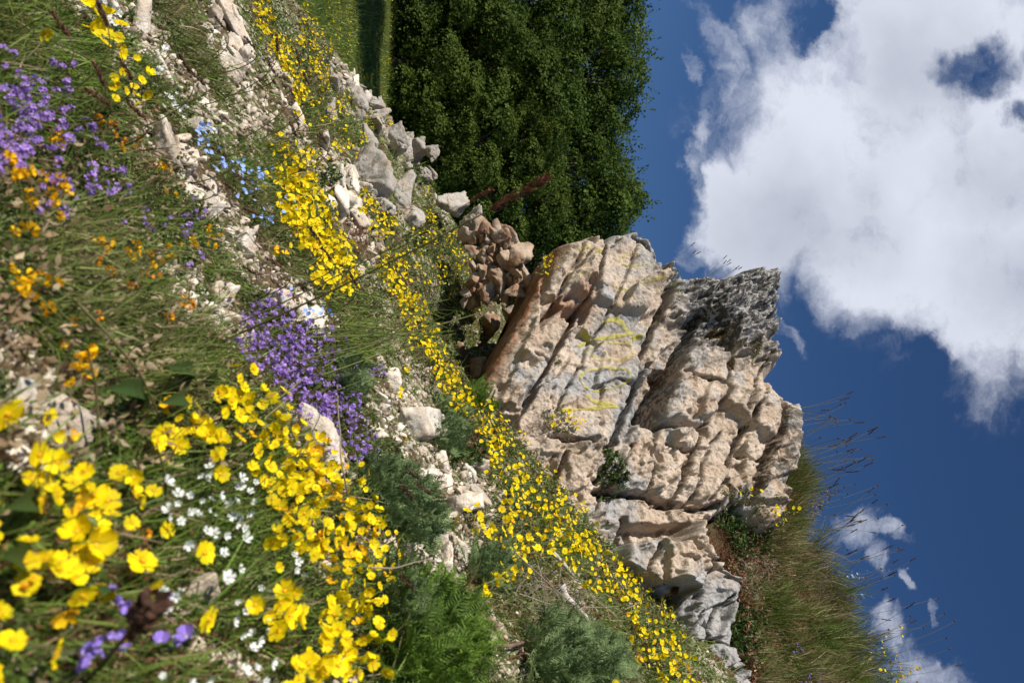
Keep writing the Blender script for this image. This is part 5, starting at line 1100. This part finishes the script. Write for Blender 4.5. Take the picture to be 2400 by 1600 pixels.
    for ix, iy, lx, ly, n in ((1568, 615, 1625, 585, 3), (1650, 645, 1700, 612, 4), (1672, 645, 1712, 625, 3)):
        for q in range(n): P = cliff_at(ix+6*rng.normal(), iy)-.05*CN; stalk(P, ray_at(lx+10*rng.normal(), ly+10*rng.normal(), P[1]), np.array((0, 0, .01)), .0008, (.03, .0026), 'thin dark grass spike on the notch of the rock top', 'spikes on the rock top')
build_stalks()
def build_wood():
    def stick(name, label, pts, r, mat, cat='twig', flat=1.0):
        pts = np.array(pts); loc = pts[0].copy(); mb = MB(); s = np.linspace(0, 1, 14); idx = np.linspace(0, 1, len(pts)); Q = np.stack([np.interp(s, idx, pts[:, k]) for k in range(3)], -1); Q += np.stack([fbm(Q*14+5*k, 2) for k in range(3)], -1)*r*1.6
        mb.tube(Q-loc, r*(1-.55*s)*(1+.25*fbm(Q*40, 2)), 8); tag(obj(name, mb.build(name, [M[mat]], True), None, loc.tolist()), label, cat)
    h = lambda a, b, u=.02: ghit(a, b, u)[0][0]
    stick('driftwood_piece', 'weathered white piece of wood lying among the dry stems', [h(1315, 1372, .03), h(1345, 1410, .03), h(1382, 1462, .03)], .013, 'wood', 'wood')
    stick('driftwood_piece', 'short weathered wood stub beside the yellow band', [h(1290, 1295, .04), h(1322, 1322, .04), h(1345, 1345, .03)], .008, 'wood', 'wood')
    stick('root', 'twisted brown root above the feathery shrub', [h(1130, 1440), h(1160, 1460, .04), h(1178, 1500, .03), h(1172, 1530, .0)], .0075, 'root', 'root')
    stick('root', 'brown branch lying across the dark gap', [h(1120, 1515, .02), h(1200, 1512, .04), h(1290, 1480, .05), h(1345, 1455, .04)], .0042, 'root', 'root')
    for lb, pts in (('long pale dry stalk lying across the grey leaved rockrose', [(1205,1292,.07),(1290,1370,.08),(1370,1440,.07),(1470,1530,.05)]), ('dry stalk crossing above the white wood', [(1215,1390,.04),(1320,1425,.05),(1450,1420,.05)]), ('pale dry stem over the lower rockroses', [(1385,1395,.06),(1440,1440,.07),(1480,1490,.04)]), ('pale stick in the near green tuft', [(950,1565,.05),(990,1520,.06),(1030,1475,.06)]), ('reddish leaning stem in the near corner', [(910,1590,.03),(935,1510,.07),(960,1440,.1)]), ('thin dark twig over the scree beside the thyme', [(870,1330,.06),(930,1330,.09),(1000,1310,.11)]),
                    ('thin pale stem standing before the thyme', [(825,1210,.03),(800,1080,.09),(790,900,.12)]), ('curved dry stem over the small stones', [(600,650,.05),(660,640,.07),(730,665,.05)]), ('green diagonal stem on the near slope', [(175,700,.05),(260,790,.07),(330,880,.06),(385,1000,.03)]), ('thin stem between the vetches', [(235,1060,.03),(225,900,.07),(205,830,.085)]), ('upright green stem by the white chickweed', [(395,1230,.02),(385,1130,.06),(365,1040,.09)])):
        stick('dry_stem' if 'green' not in lb else 'plant_stem', lb, [h(*p) for p in pts], .0017, 'twig' if ('dry' in lb or 'pale' in lb or 'dark' in lb) else 'stem', 'stem')
    # tangles of fine dry twigs
    for lb, e, n, L, wh, mt in (('tangle of fine dry twigs under the grey leaved rockrose', (1290,1410,90,60,30), 120, .09, 'hill', 'twig'), ('tangle of dark dry twigs beside the bush on the cliff', (1680,1275,44,34,0), 150, .06, 'bank', 'redstem'), ('dry twigs below the bush on the bank', (1770,1350,44,50,0), 120, .07, 'bank', 'twig'), ('dry roots around the rockrose on the rock face', (1270,1000,30,34,0), 70, .06, 'cliff', 'twig'), ('brown dry tuft below the brightest rockrose', (840,560,30,34,0), 90, .06, 'hill', 'redstem'), ('brown dry plant at the foot of the thyme', (1075,1005,60,34,20), 90, .06, 'hill', 'redstem')):
        fx, fy, r = in_ell(n, e); P, N, ok = surf(fx, fy, .02+0*fx, wh); loc = P.mean(0); mb = MB()
        for p, nv in zip(P, N):
            d = nrm(nv*.5+rng.normal(size=3)); mb.tube(bez(p-loc-d*L*.5, p-loc+d*L*.5, rng.normal(size=3)*L*.12, 5), [.0011, .001, .0009, .0008, .0005], 3)
        tag(obj('twig_tangle', mb.build('twig_tangle', [M[mt]]), None, loc.tolist()), lb, 'twigs')
    # moss pads on the rock
    for ix, iy, r in ((1687, 792, 15), (1662, 790, 10), (1752, 826, 16), (1868, 1160, 20), (1862, 1190, 14), (1715, 1450, 17), (1555, 1395, 11), (1702, 862, 12)):
        n = 700; fx, fy, q = in_ell(n, (ix, iy, r, r*1.2, 0)); P = cliff_at(fx, fy)+CN*(.016*np.sqrt(1.02-q*q))[:, None]; loc = P.mean(0); mb = MB(); mb.scatter(LANCE, yframes(nrm(CN+UP*.3+rng.normal(size=P.shape)*.6), rng.normal(size=P.shape), .007, 1.6), P-loc)
        tag(obj('moss_pad', mb.build('moss_pad', [M['moss']]), None, loc.tolist()), 'small ochre moss pad growing on the rock face', 'moss', 'moss pads on the rock')
build_wood()
